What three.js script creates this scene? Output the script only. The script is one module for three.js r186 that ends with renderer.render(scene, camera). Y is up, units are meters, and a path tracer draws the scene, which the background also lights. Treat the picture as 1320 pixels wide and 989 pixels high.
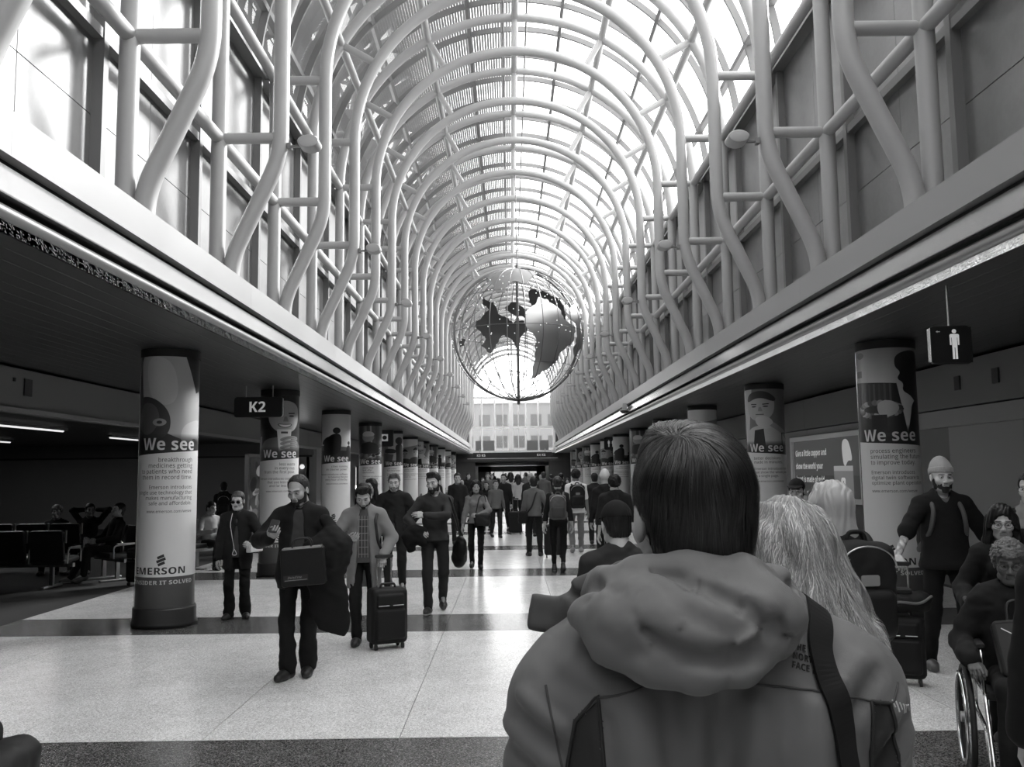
import * as THREE from 'three';
import { mergeGeometries } from 'three/addons/utils/BufferGeometryUtils.js';
import { FontLoader } from 'three/addons/loaders/FontLoader.js';
import { TextGeometry } from 'three/addons/geometries/TextGeometry.js';
import { RectAreaLightUniformsLib } from 'three/addons/lights/RectAreaLightUniformsLib.js';

// ---------------------------------------------------------------- camera, sky, sun, exposure
const W = 1320, H = 989, FOCAL = 1143;
const scene = new THREE.Scene();
const camera = new THREE.PerspectiveCamera(2 * Math.atan(H / 2 / FOCAL) * 180 / Math.PI, W / H, 0.05, 400);
camera.position.set(-0.22, 1.75, 0);
camera.rotation.order = 'YXZ';
camera.rotation.set(0.1007, -0.0035, -0.0125);
const SKY = 5.5, SUN = 16, EXPOSURE = 0.95;
scene.background = new THREE.Color(1, 1, 1);
scene.backgroundIntensity = SKY;
const sun = new THREE.DirectionalLight(0xffffff, SUN);          // a hazy sun, high on the right
sun.position.set(30, 22, -58); sun.target.position.set(0, 0, -30);
sun.castShadow = true; sun.shadow.radius = 24; sun.shadow.mapSize.set(4096, 4096);
Object.assign(sun.shadow.camera, { left: -60, right: 60, top: 40, bottom: -40, near: 1, far: 120 });
scene.add(sun, sun.target);
const renderer = new THREE.WebGLRenderer({ antialias: true });
renderer.toneMapping = THREE.LinearToneMapping;
renderer.toneMappingExposure = EXPOSURE;
renderer.shadowMap.enabled = true;
RectAreaLightUniformsLib.init();

// ---------------------------------------------------------------- helpers
let seed = 7;
const rnd = () => { seed = (seed * 1664525 + 1013904223) >>> 0; return seed / 4294967296; };
const V = (x, y, z) => new THREE.Vector3(x, y, z);
const PI = Math.PI;
function hash(x, y, z = 0) { let h = (x * 374761393 + y * 668265263 + z * 2147483647) | 0; h = Math.imul(h ^ (h >>> 13), 1274126177); return ((h ^ (h >>> 16)) >>> 0) / 4294967296; }
function vnoise(x, y, z) {
  const i = Math.floor(x), j = Math.floor(y), k = Math.floor(z); let a = x - i, b = y - j, c = z - k;
  a = a * a * (3 - 2 * a); b = b * b * (3 - 2 * b); c = c * c * (3 - 2 * c);
  const L = (p, q, t) => p + (q - p) * t;
  return L(L(L(hash(i, j, k), hash(i + 1, j, k), a), L(hash(i, j + 1, k), hash(i + 1, j + 1, k), a), b),
    L(L(hash(i, j, k + 1), hash(i + 1, j, k + 1), a), L(hash(i, j + 1, k + 1), hash(i + 1, j + 1, k + 1), a), b), c) * 2 - 1;
}
const names = {};
function numbered(n) { const k = names[n] = (names[n] ?? -1) + 1; return k ? n + '_' + String(k).padStart(3, '0') : n; }
function tag(o, label, category, group, kind) { if (label) o.userData.label = label; if (category) o.userData.category = category; if (group) o.userData.group = group; if (kind) o.userData.kind = kind; return o; }
function part(name, geo, mat, parent, label) {
  const m = new THREE.Mesh(geo, mat); m.castShadow = m.receiveShadow = true;
  m.name = parent ? name : numbered(name); (parent || scene).add(m); if (label) m.userData.label = label; return m;
}
function thing(name, label, category, pos = [0, 0, 0], turn = 0, group) {
  const g = new THREE.Group(); g.name = numbered(name); g.position.set(...pos); g.rotation.y = turn; scene.add(g);
  return tag(g, label, category, group);
}
function struct(name, label) { const g = new THREE.Group(); g.name = name; g.userData.kind = 'structure'; if (label) g.userData.label = label; scene.add(g); return g; }
function dup(o, pos, turn, label) { const c = o.clone(); c.name = numbered(o.name.replace(/_\d{3}$/, '')); c.userData = { ...o.userData }; if (label) c.userData.label = label; c.position.set(...pos); if (turn != null) c.rotation.y = turn; scene.add(c); return c; }
const box = (w, h, d, x = 0, y = 0, z = 0) => new THREE.BoxGeometry(w, h, d).translate(x, y, z);
const bounds = (x0, x1, y0, y1, z0, z1) => box(x1 - x0, y1 - y0, z1 - z0, (x0 + x1) / 2, (y0 + y1) / 2, (z0 + z1) / 2);
// box with chamfered edges (44 triangles)
function cbox(w, h, d, c, x = 0, y = 0, z = 0) {
  const s = new THREE.Shape(); const a = w / 2 - c, b = h / 2 - c;
  s.moveTo(-a, -b - c + c); s.moveTo(-a, -b); s.lineTo(a, -b); s.lineTo(a, b); s.lineTo(-a, b); s.closePath();
  return new THREE.ExtrudeGeometry(s, { depth: d - 2 * c, bevelEnabled: true, bevelThickness: c, bevelSize: c, bevelSegments: 1 }).translate(x, y, z - d / 2 + c);
}
function rbox(w, h, d, r, x = 0, y = 0, z = 0, seg = 3) {  // rounded front outline, small bevel
  const s = new THREE.Shape(), a = w / 2, b = h / 2; r = Math.min(r, a * .99, b * .99);
  s.moveTo(-a + r, -b); s.lineTo(a - r, -b); s.absarc(a - r, -b + r, r, -PI / 2, 0); s.lineTo(a, b - r); s.absarc(a - r, b - r, r, 0, PI / 2);
  s.lineTo(-a + r, b); s.absarc(-a + r, b - r, r, PI / 2, PI); s.lineTo(-a, -b + r); s.absarc(-a + r, -b + r, r, PI, PI * 1.5);
  const c = Math.min(.012, d * .2, r * .6);
  return new THREE.ExtrudeGeometry(s, { depth: d - 2 * c, bevelEnabled: true, bevelThickness: c, bevelSize: c, bevelOffset: -c, bevelSegments: 2, curveSegments: seg * 2 }).translate(x, y, z - d / 2 + c);
}
// round bar swept along points
function sweep(pts, r, n = 12, closed = false, caps = true) {
  const pos = [], nor = [], uv = [], idx = [], N = pts.length; let up = null, len = 0;
  const R = typeof r === 'function' ? r : () => r;
  for (let i = 0; i < N; i++) {
    const a = pts[closed ? (i - 1 + N) % N : Math.max(0, i - 1)], b = pts[closed ? (i + 1) % N : Math.min(N - 1, i + 1)];
    const t = b.clone().sub(a).normalize();
    if (!up) up = Math.abs(t.y) < .9 ? V(0, 1, 0) : V(0, 0, 1);
    up.sub(t.clone().multiplyScalar(up.dot(t))).normalize();
    const s = t.clone().cross(up), rr = R(i / (N - 1));
    if (i) len += pts[i].distanceTo(pts[i - 1]);
    for (let k = 0; k <= n; k++) {
      const A = k / n * 2 * PI, d = up.clone().multiplyScalar(Math.cos(A)).addScaledVector(s, Math.sin(A));
      pos.push(pts[i].x + d.x * rr, pts[i].y + d.y * rr, pts[i].z + d.z * rr); nor.push(d.x, d.y, d.z); uv.push(k / n * 2 * PI * rr, len);
    }
  }
  const M = closed ? N : N - 1;
  for (let i = 0; i < M; i++) for (let k = 0; k < n; k++) {
    const p = i * (n + 1) + k, q = ((i + 1) % N) * (n + 1) + k; idx.push(p, p + 1, q, p + 1, q + 1, q);
  }
  if (!closed && caps) for (const e of [0, N - 1]) {
    const c = pos.length / 3, t = (e ? pts[N - 1].clone().sub(pts[N - 2]) : pts[0].clone().sub(pts[1])).normalize();
    pos.push(pts[e].x, pts[e].y, pts[e].z); nor.push(t.x, t.y, t.z); uv.push(0, 0);
    for (let k = 0; k <= n; k++) { const o = (e * (n + 1) + k) * 3; pos.push(pos[o], pos[o + 1], pos[o + 2]); nor.push(t.x, t.y, t.z); uv.push(0, 0); }
    for (let k = 0; k < n; k++) e ? idx.push(c, c + 1 + k, c + 2 + k) : idx.push(c, c + 2 + k, c + 1 + k);
  }
  const g = new THREE.BufferGeometry();
  g.setAttribute('position', new THREE.Float32BufferAttribute(pos, 3)); g.setAttribute('normal', new THREE.Float32BufferAttribute(nor, 3)); g.setAttribute('uv', new THREE.Float32BufferAttribute(uv, 2)); g.setIndex(idx);
  return g;
}
const bar = (a, b, r, n = 10) => sweep([V(...a), V(...b)], r, n);
// points of a polyline with rounded corners
function fillet(p, rad, n = 6) {
  const out = [p[0]];
  for (let i = 1; i < p.length - 1; i++) {
    const a = p[i].clone().sub(p[i - 1]), b = p[i + 1].clone().sub(p[i]), d = Math.min(rad, a.length() * .49, b.length() * .49);
    const s = p[i].clone().addScaledVector(a.normalize(), -d), e = p[i].clone().addScaledVector(b.normalize(), d);
    for (let k = 0; k <= n; k++) { const t = k / n; out.push(s.clone().multiplyScalar((1 - t) ** 2).addScaledVector(p[i], 2 * t * (1 - t)).addScaledVector(e, t * t)); }
  }
  out.push(p[p.length - 1]); return out;
}
function merge(list) {
  list = list.map((g) => { g = g.index ? g.toNonIndexed() : g; for (const k of Object.keys(g.attributes)) if (!['position', 'normal', 'uv'].includes(k)) g.deleteAttribute(k); if (!g.attributes.uv) g.setAttribute('uv', new THREE.Float32BufferAttribute(new Float32Array(g.attributes.position.count * 2), 2)); return g; });
  return mergeGeometries(list);
}
// uv in metres by the face's main axis, for flat-sided things
function boxUV(g) {
  if (g.index) g = g.toNonIndexed();
  const p = g.attributes.position, n = g.attributes.normal, u = new Float32Array(p.count * 2);
  for (let i = 0; i < p.count; i++) { const a = Math.abs(n.getX(i)), b = Math.abs(n.getY(i)), c = Math.abs(n.getZ(i));
    if (a >= b && a >= c) { u[2 * i] = p.getZ(i); u[2 * i + 1] = p.getY(i); } else if (b >= c) { u[2 * i] = p.getX(i); u[2 * i + 1] = p.getZ(i); } else { u[2 * i] = p.getX(i); u[2 * i + 1] = p.getY(i); } }
  g.setAttribute('uv', new THREE.BufferAttribute(u, 2)); return g;
}
function tex(size, fn, { srgb = false, repeat = 1, h = size } = {}) {
  const d = new Uint8Array(size * h * 4);
  for (let y = 0; y < h; y++) for (let x = 0; x < size; x++) { const v = Math.max(0, Math.min(255, fn(x / size, y / h, x, y) * 255)), o = (y * size + x) * 4; d[o] = d[o + 1] = d[o + 2] = v; d[o + 3] = 255; }
  const t = new THREE.DataTexture(d, size, h); t.wrapS = t.wrapT = THREE.RepeatWrapping; t.magFilter = t.minFilter = THREE.LinearFilter; if (srgb) t.colorSpace = THREE.SRGBColorSpace; t.repeat.set(repeat, repeat); t.needsUpdate = true; return t;
}
// tileable value noise
function tnoise(u, v, f, s = 0) { const x = u * f, y = v * f, i = Math.floor(x), j = Math.floor(y); let a = x - i, b = y - j; a = a * a * (3 - 2 * a); b = b * b * (3 - 2 * b);
  const h = (p, q) => hash(((p % f) + f) % f, ((q % f) + f) % f, s); return (h(i, j) * (1 - a) + h(i + 1, j) * a) * (1 - b) + (h(i, j + 1) * (1 - a) + h(i + 1, j + 1) * a) * b; }
function canvasTex(w, h, draw) { const c = document.createElement('canvas'); c.width = w; c.height = h; draw(c.getContext('2d'), w, h); const t = new THREE.CanvasTexture(c); t.colorSpace = THREE.SRGBColorSpace; t.magFilter = THREE.LinearFilter; return t; }
const grey = (v) => new THREE.Color(v, v, v);
const mat = (v, rough = .6, o = {}) => new THREE.MeshStandardMaterial({ color: grey(v), roughness: rough, ...o });
const phys = (v, rough = .6, o = {}) => new THREE.MeshPhysicalMaterial({ color: grey(v), roughness: rough, ...o });

// ---------------------------------------------------------------- materials of the building
const fineNoise = tex(256, (u, v) => .5 + .5 * (.5 * tnoise(u, v, 16, 1) + .3 * tnoise(u, v, 64, 2) + .2 * tnoise(u, v, 128, 3) - .5));
const wear = tex(512, (u, v) => .90 + .1 * (.5 * tnoise(u, v, 5, 4) + .3 * tnoise(u, v, 23, 5) + .2 * tnoise(u, v, 97, 6)), { srgb: true });
const M = {
  paint: mat(.35, .42), frameWhite: mat(.8, .5),
  panel: phys(.27, .36, { map: wear, metalness: .5 }),
  dark: mat(.035, .5), black: mat(.012, .6), mullion: mat(.16, .5), transom: mat(.17, .5),
  fascia: mat(.26, .35), fasciaLow: mat(.24, .22, { metalness: .8 }),
  reveal: mat(.01, .8), bullnose: mat(.28, .28, { metalness: .7 }),
  foil: mat(.85, .42, { metalness: 1 }),
  glass: phys(1, 0, { transmission: 1, thickness: 0, ior: 1.45 }),
  louvre: phys(.30, .6, { transmission: .15, thickness: 0 }),
  soffit: mat(.045, .38, { metalness: .1 }), bulkhead: mat(.16, .6), wallDark: mat(.16, .65), wallMid: mat(.26, .55),
  carpet: mat(.022, .95), chrome: mat(.75, .18, { metalness: 1 }), steel: mat(.5, .35, { metalness: 1 }),
};
{ const b = tex(512, (u, v) => tnoise(u, v, 9, 11) * .6 + Math.abs(tnoise(u, v, 24, 12) - .5) * .8); b.repeat.set(3, 1.2); M.foil.bumpMap = b; M.foil.bumpScale = .022; }
{ const b = tex(64, (u) => (u < .12 ? 0 : 1)); b.repeat.set(5, 5); M.soffit.bumpMap = b; M.soffit.bumpScale = .006; }
const terrazzo = (base, amp, s) => tex(1024, (u, v) => { const c = hash(Math.floor(u * 1024 / 3), Math.floor(v * 1024 / 3), s), g = tnoise(u, v, 256, s + 1); return base + amp * ((c - .5) * 1.1 + (g - .5) * .9) - (c > .93 ? amp * .9 : 0) + (tnoise(u, v, 4, s + 2) - .5) * .05 + (tnoise(u, v, 17, s + 3) - .5) * .05; }, { srgb: true, repeat: .5 });
const floorRough = tex(512, (u, v) => .92 + .08 * (.6 * tnoise(u, v, 6, 31) + .4 * tnoise(u, v, 40, 32)), { repeat: .23 });
M.terrazzo = mat(1, .22, { map: terrazzo(.90, .26, 21), roughnessMap: floorRough });
M.terrazzoDark = mat(1, .22, { map: terrazzo(.36, .30, 25), roughnessMap: floorRough });

// ---------------------------------------------------------------- the hall: measures
const PITCH = 5.22, Z0 = 10.75, ZEND = 71.0, ZBACK = -5;         // distances are ahead of the camera, so z = -distance
const LEDGE = 3.35, TOP = 4.08, SOF = 3.3, WALLX = 4.13, SPRING = 7.9, RIN = 3.03, ROUT = 3.80, RGL = 4.15, EAVE = 8.0;
const SOFL = -6.95, SOFR = 6.2;
const trussZ = []; for (let k = -4; k <= 22; k++) trussZ.push(Z0 - .03 + k * PITCH / 2);

// floor: slabs of pale terrazzo between dark bands, dark carpet on the left, side halls
const floor = struct('floor', 'polished pale terrazzo floor with dark cross bands');
part('subfloor', bounds(-22, 12, -.3, -.012, -112, 8), M.dark, floor);
{
  const slab = (x0, x1, z0, z1, m, n) => part(n, boxUV(bounds(x0 + .003, x1 - .003, -.06, 0, -z1 + .003, -z0 - .003)), m, floor);
  const XL = -6.35, XR = 6.2, cuts = [XL, -4.95, -3.62, -2.3, -.98, .34, 1.66, 2.98, 4.3, XR];
  for (let k = -2; k <= 11; k++) {
    const c = 5.53 + k * PITCH, a = c + .6, b = c + PITCH - .6;
    const xs = k < 6 ? cuts : [XL, -2.3, 1.66, XR];
    for (let i = 0; i + 1 < xs.length; i++) slab(xs[i], xs[i + 1], a, b, M.terrazzo, 'terrazzo_slab');
    const ds = k < 3 ? [XL, -3.62, -.98, 1.66, 4.3, XR] : [XL, XR];
    for (let i = 0; i + 1 < ds.length; i++) slab(ds[i], ds[i + 1], c - .6, c + .6, M.terrazzoDark, 'dark_band');
  }
  slab(XL, XR, 5.53 + 12 * PITCH - .6, 112, M.terrazzo, 'far_slab');
  part('carpet', boxUV(bounds(-22, XL, -.06, -.001, -112, 8)), M.carpet, floor, 'dark carpet of the waiting area');
  part('carpet', boxUV(bounds(XR, 12, -.06, -.001, -112, 8)), M.terrazzoDark, floor);
}

// ledges on both sides: fascias, black reveals, bullnose and crumpled foil strip
for (const s of [-1, 1]) {
  const t = struct('trim_' + (s < 0 ? 1 : 2), s < 0 ? 'bright ledge along the left side under the curved tubes' : 'grey ledge along the right side under the curved tubes');
  const X = (a, b) => s > 0 ? [a, b] : [-b, -a], z0 = -ZEND, z1 = -ZBACK;
  const B = (n, a, b, y0, y1, m) => part(n, bounds(...X(a, b), y0, y1, z0, z1), m, t);
  for (let k = 0; k < 15; k++) { // fascia boards in long lengths
    const a = ZBACK + k * PITCH, b = Math.min(ZEND, a + PITCH);
    part('upper_fascia', bounds(...X(LEDGE, 4.3), 3.785, TOP, -b + .002, -a), M.fascia, t);
    const sh = new THREE.Shape(); sh.moveTo(LEDGE + .05, 3.735); sh.lineTo(LEDGE + .4, 3.735); sh.lineTo(LEDGE + .4, 3.52); sh.lineTo(LEDGE - .01, 3.52); sh.lineTo(LEDGE - .01, 3.53); sh.closePath();
    const g = new THREE.ExtrudeGeometry(sh, { depth: b - a - .002, bevelEnabled: false }); if (s < 0) { g.scale(-1, 1, 1); g.index ? 0 : flip(g); } g.translate(0, 0, -b);
    part('lower_fascia', g, M.fasciaLow, t);
  }
  B('reveal', LEDGE + .09, 4.3, 3.40, 3.79, M.reveal);
  part('bullnose', sweep([V(s * (LEDGE + .075), 3.432, z0), V(s * (LEDGE + .075), 3.432, z1)], .058, 20), M.bullnose, t);
  { // foil strip, leaning outwards
    const sh = new THREE.PlaneGeometry(1, 1); const n = 60, pos = [], nor = [], uv = [], idx = [];
    for (let i = 0; i <= n; i++) { const z = -ZBACK + (z0 - z1) * i / n; pos.push(s * (LEDGE + .02), SOF - .01, z, s * (LEDGE + .04), SOF + .075, z); const N = V(-s, .25, 0).normalize(); nor.push(N.x, N.y, N.z, N.x, N.y, N.z); uv.push((z1 - z) * .5, 0, (z1 - z) * .5, .14); }
    for (let i = 0; i < n; i++) idx.push(2 * i, 2 * i + 1, 2 * i + 2, 2 * i + 1, 2 * i + 3, 2 * i + 2);
    const g = new THREE.BufferGeometry(); g.setAttribute('position', new THREE.Float32BufferAttribute(pos, 3)); g.setAttribute('normal', new THREE.Float32BufferAttribute(nor, 3)); g.setAttribute('uv', new THREE.Float32BufferAttribute(uv, 2)); g.setIndex(idx);
    part('foil_strip', g, M.foil, t, 'crumpled bright reflector strip');
  }
  B('strip_backing', LEDGE + .045, LEDGE + .5, SOF + .13, 3.41, M.dark);
}
function flip(g) { const p = g.attributes; for (const k of Object.keys(p)) { const a = p[k], n = a.itemSize; for (let i = 0; i < a.count; i += 3) for (let c = 0; c < n; c++) { const u = a.array[(i + 1) * n + c]; a.array[(i + 1) * n + c] = a.array[(i + 2) * n + c]; a.array[(i + 2) * n + c] = u; } } const q = p.normal; return g; }

// upper walls: metal panels on a dark backing
for (const s of [-1, 1]) {
  const w = struct('wall_' + (s < 0 ? 'left' : 'right'), (s < 0 ? 'sunlit' : 'shaded') + ' upper wall of flush metal panels');
  const g0 = {};
  part('backing', s < 0 ? bounds(-4.6, -WALLX - .03, SOF + .05, EAVE, -ZEND - .4, -ZBACK) : bounds(WALLX + .03, 4.6, SOF + .05, EAVE, -ZEND - .4, -ZBACK), M.dark, w);
  for (const [y0, y1] of [[3.95, 5.16], [5.16, 6.06], [6.06, EAVE]])
    for (let i = 0; i < 54; i++) {
      const z = trussZ[0] + 1.305 * i, key = y0; if (z + 1.305 > ZEND) break;
      g0[key] ??= boxUV(cbox(.03, y1 - y0 - .010, 1.297, .004));
      part('panel', g0[key], M.panel, w).position.set(s * (WALLX + .012), (y0 + y1) / 2, -(z + .6525));
    }
  for (const z of trussZ) part('post_backing', bounds(s > 0 ? 4.02 : -WALLX, s > 0 ? WALLX : -4.02, TOP, EAVE, -z - .05, -z + .05), M.mullion, w);
  part('rail_backing', bounds(s > 0 ? 4.032 : -WALLX, s > 0 ? WALLX : -4.032, 5.91, 6.01, -ZEND, -ZBACK), M.mullion, w);
  part('eave_gutter', bounds(s > 0 ? 3.95 : -4.55, s > 0 ? 4.55 : -3.95, EAVE - .06, EAVE + .05, -ZEND, -ZBACK), M.transom, w);
}

// steel arch trusses
const arcPts = (R, n = 40) => { const o = []; for (let i = 0; i <= n; i++) { const a = PI * i / n; o.push(V(Math.cos(a) * R, SPRING + Math.sin(a) * R, 0)); } return o; };
{
  const leg = fillet([V(3.62, 3.9, 0), V(3.62, 4.42, 0), V(RIN, 5.72, 0), V(RIN, 6.4, 0)], .38, 7);
  const inner = [...leg, V(RIN, 7.2, 0), ...arcPts(RIN, 44), V(-RIN, 7.2, 0), ...leg.slice().reverse().map((p) => V(-p.x, p.y, 0))];
  const outer = [V(ROUT, 3.9, 0), V(ROUT, 6, 0), ...arcPts(ROUT, 44), V(-ROUT, 6, 0), V(-ROUT, 3.9, 0)];
  const gi = sweep(inner, .10, 16), go = sweep(outer, .097, 14);
  const gt = bar([0, 0, 0], [1, 0, 0], .07, 12), foot = new THREE.CylinderGeometry(.125, .14, .07, 18), clamp = merge([box(.10, .15, .05), box(.05, .05, .12, 0, -.04, 0)]);
  const build = (i) => {
    const t = thing('arch_truss', '', 'truss', [0, 0, 0], 0, 'white tubular steel arch trusses of the vault');
    part('inner_tube', gi, M.paint, t); part('outer_tube', go, M.paint, t);
    for (const s of [-1, 1]) for (const y of [5.95, SPRING]) { const m = part('strut', gt, M.paint, t); m.position.set(s > 0 ? RIN : -ROUT, y, 0); m.scale.x = ROUT - RIN; }
    for (const d of [30, 60, 90, 120, 150]) { const a = d * PI / 180, m = part('strut', gt, M.paint, t); m.position.set(Math.cos(a) * RIN, SPRING + Math.sin(a) * RIN, 0); m.rotation.z = a; m.scale.x = ROUT - RIN; }
    for (const s of [-1, 1]) for (const x of [3.62, ROUT]) part('foot_collar', foot, M.paint, t).position.set(s * x, TOP + .03, 0);
    for (const s of [-1, 1]) part('clamp', clamp, M.transom, t).position.set(s * (ROUT + .13), EAVE - .02, 0);
    return t;
  };
  const ord = ['nearest', 'second', 'third', 'fourth', 'fifth', 'sixth', 'seventh', 'eighth', 'ninth', 'tenth', 'eleventh', 'twelfth', 'thirteenth', 'fourteenth', 'fifteenth', 'sixteenth', 'seventeenth', 'eighteenth', 'nineteenth', 'twentieth', 'twenty-first', 'twenty-second', 'twenty-third', 'twenty-fourth', 'twenty-fifth'];
  const first = build(); let v = 0;
  trussZ.forEach((z, i) => {
    const o = i ? dup(first, [0, 0, -z]) : first; o.position.z = -z;
    o.userData.label = z < 4 ? `white tubular arch truss ${z < 2 ? 'right above the camera' : 'a little ahead overhead, just out of the frame'}` : ord[v++] + ' white arch truss in view counted from the near end of the hall';
  });
  // purlins along the hall
  const P = [['at the crown of the vault', 90], ['left of the crown of the vault', 120], ['right of the crown of the vault', 60], ['on the left haunch of the vault', 150], ['on the right haunch of the vault', 30], ['at the left eave where the arches begin', 180], ['at the right eave where the arches begin', 0], ['halfway up the left wall tubes', -1], ['halfway up the right wall tubes', -2]];
  for (const [n, d] of P) {
    const a = d * PI / 180, x = d === -1 ? -ROUT : d === -2 ? ROUT : Math.cos(a) * ROUT, y = d < 0 ? 5.95 : SPRING + Math.sin(a) * ROUT;
    tag(part('purlin_tube', sweep([V(x, y, -ZEND), V(x, y, -ZBACK)], .078, 14), M.paint), 'long white tube running down the hall ' + n, 'tube');
  }
}

// glazed vault: bars, panes, and fixed louvres over the left half
const vault = struct('window_1', 'glazed barrel vault, louvred over its left half');
{
  const rad = (d) => d * PI / 180, P = (d, R) => [Math.cos(rad(d)) * R, SPRING + .1 + Math.sin(rad(d)) * R];
  const EA = 1.5, bays = [[EA, 15], [15, 45], [45, 75], [75, 105], [105, 135], [135, 165], [165, 180 - EA]];
  for (const d of [15, 45, 75, 105, 135, 165]) { const [x, y] = P(d, RGL - .03); const m = part('glazing_bar', box(.13, .075, ZEND - ZBACK), M.mullion, vault); m.position.set(x, y, -(ZEND + ZBACK) / 2); m.rotation.z = rad(d); }
  const zs = []; for (let z = trussZ[0]; z < ZEND - .2; z += 1.305) zs.push(z);
  const arc = (R0, R1, w) => { const sh = new THREE.Shape(); sh.absarc(0, 0, R1, 0, PI, false); sh.absarc(0, 0, R0, PI, 0, true); return new THREE.ExtrudeGeometry(sh, { depth: w, bevelEnabled: false, curveSegments: 40 }).translate(0, SPRING + .1, -w / 2); };
  const ga = arc(RGL - .10, RGL + .02, .055);
  for (const z of zs) part('glazing_arc', ga, M.transom, vault).position.z = -z;
  const pane = (d0, d1) => { const n = 6, pos = [], nor = [], idx = []; for (let i = 0; i <= n; i++) { const d = d0 + .35 + (d1 - d0 - .7) * i / n, [x, y] = P(d, RGL), c = Math.cos(rad(d)), s = Math.sin(rad(d)); for (const z of [-.02, -1.285]) { pos.push(x, y, z); nor.push(-c, -s, 0); } }
    for (let i = 0; i < n; i++) idx.push(2 * i, 2 * i + 2, 2 * i + 1, 2 * i + 1, 2 * i + 2, 2 * i + 3);
    const g = new THREE.BufferGeometry(); g.setAttribute('position', new THREE.Float32BufferAttribute(pos, 3)); g.setAttribute('normal', new THREE.Float32BufferAttribute(nor, 3)); g.setAttribute('uv', new THREE.Float32BufferAttribute(new Float32Array(pos.length / 3 * 2), 2)); g.setIndex(idx); return g; };
  const slats = (d0, d1) => { const L = []; const n = Math.round((d1 - d0) * .072 / .062); for (let i = 0; i < n; i++) { const d = d0 + (i + .5) * (d1 - d0) / n, [x, y] = P(d, RGL + .16); L.push(new THREE.BoxGeometry(.012, .058, 1.29).rotateZ(rad(d) - .62).translate(x, y, -.6525)); } return merge(L); };
  const gp = bays.map((b) => pane(...b)), gs = bays.map((b, i) => b[1] <= 75 ? null : slats(i === 3 ? 91 : b[0], b[1]));
  const far = []; const farS = [];
  zs.forEach((z, i) => bays.forEach((b, j) => {
    if (z > 54) { far.push(gp[j].clone().translate(0, 0, -z)); if (gs[j]) farS.push(gs[j].clone().translate(0, 0, -z)); return; }
    if (z < -6) return;
    part('pane', gp[j], M.glass, vault).position.z = -z;
    if (gs[j]) part('louvre', gs[j], M.louvre, vault).position.z = -z;
  }));
  tag(part('far_panes', merge(far), M.glass, vault), null, null, null, 'stuff'); tag(part('far_louvres', merge(farS), M.louvre, vault), null, null, null, 'stuff');
}

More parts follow.
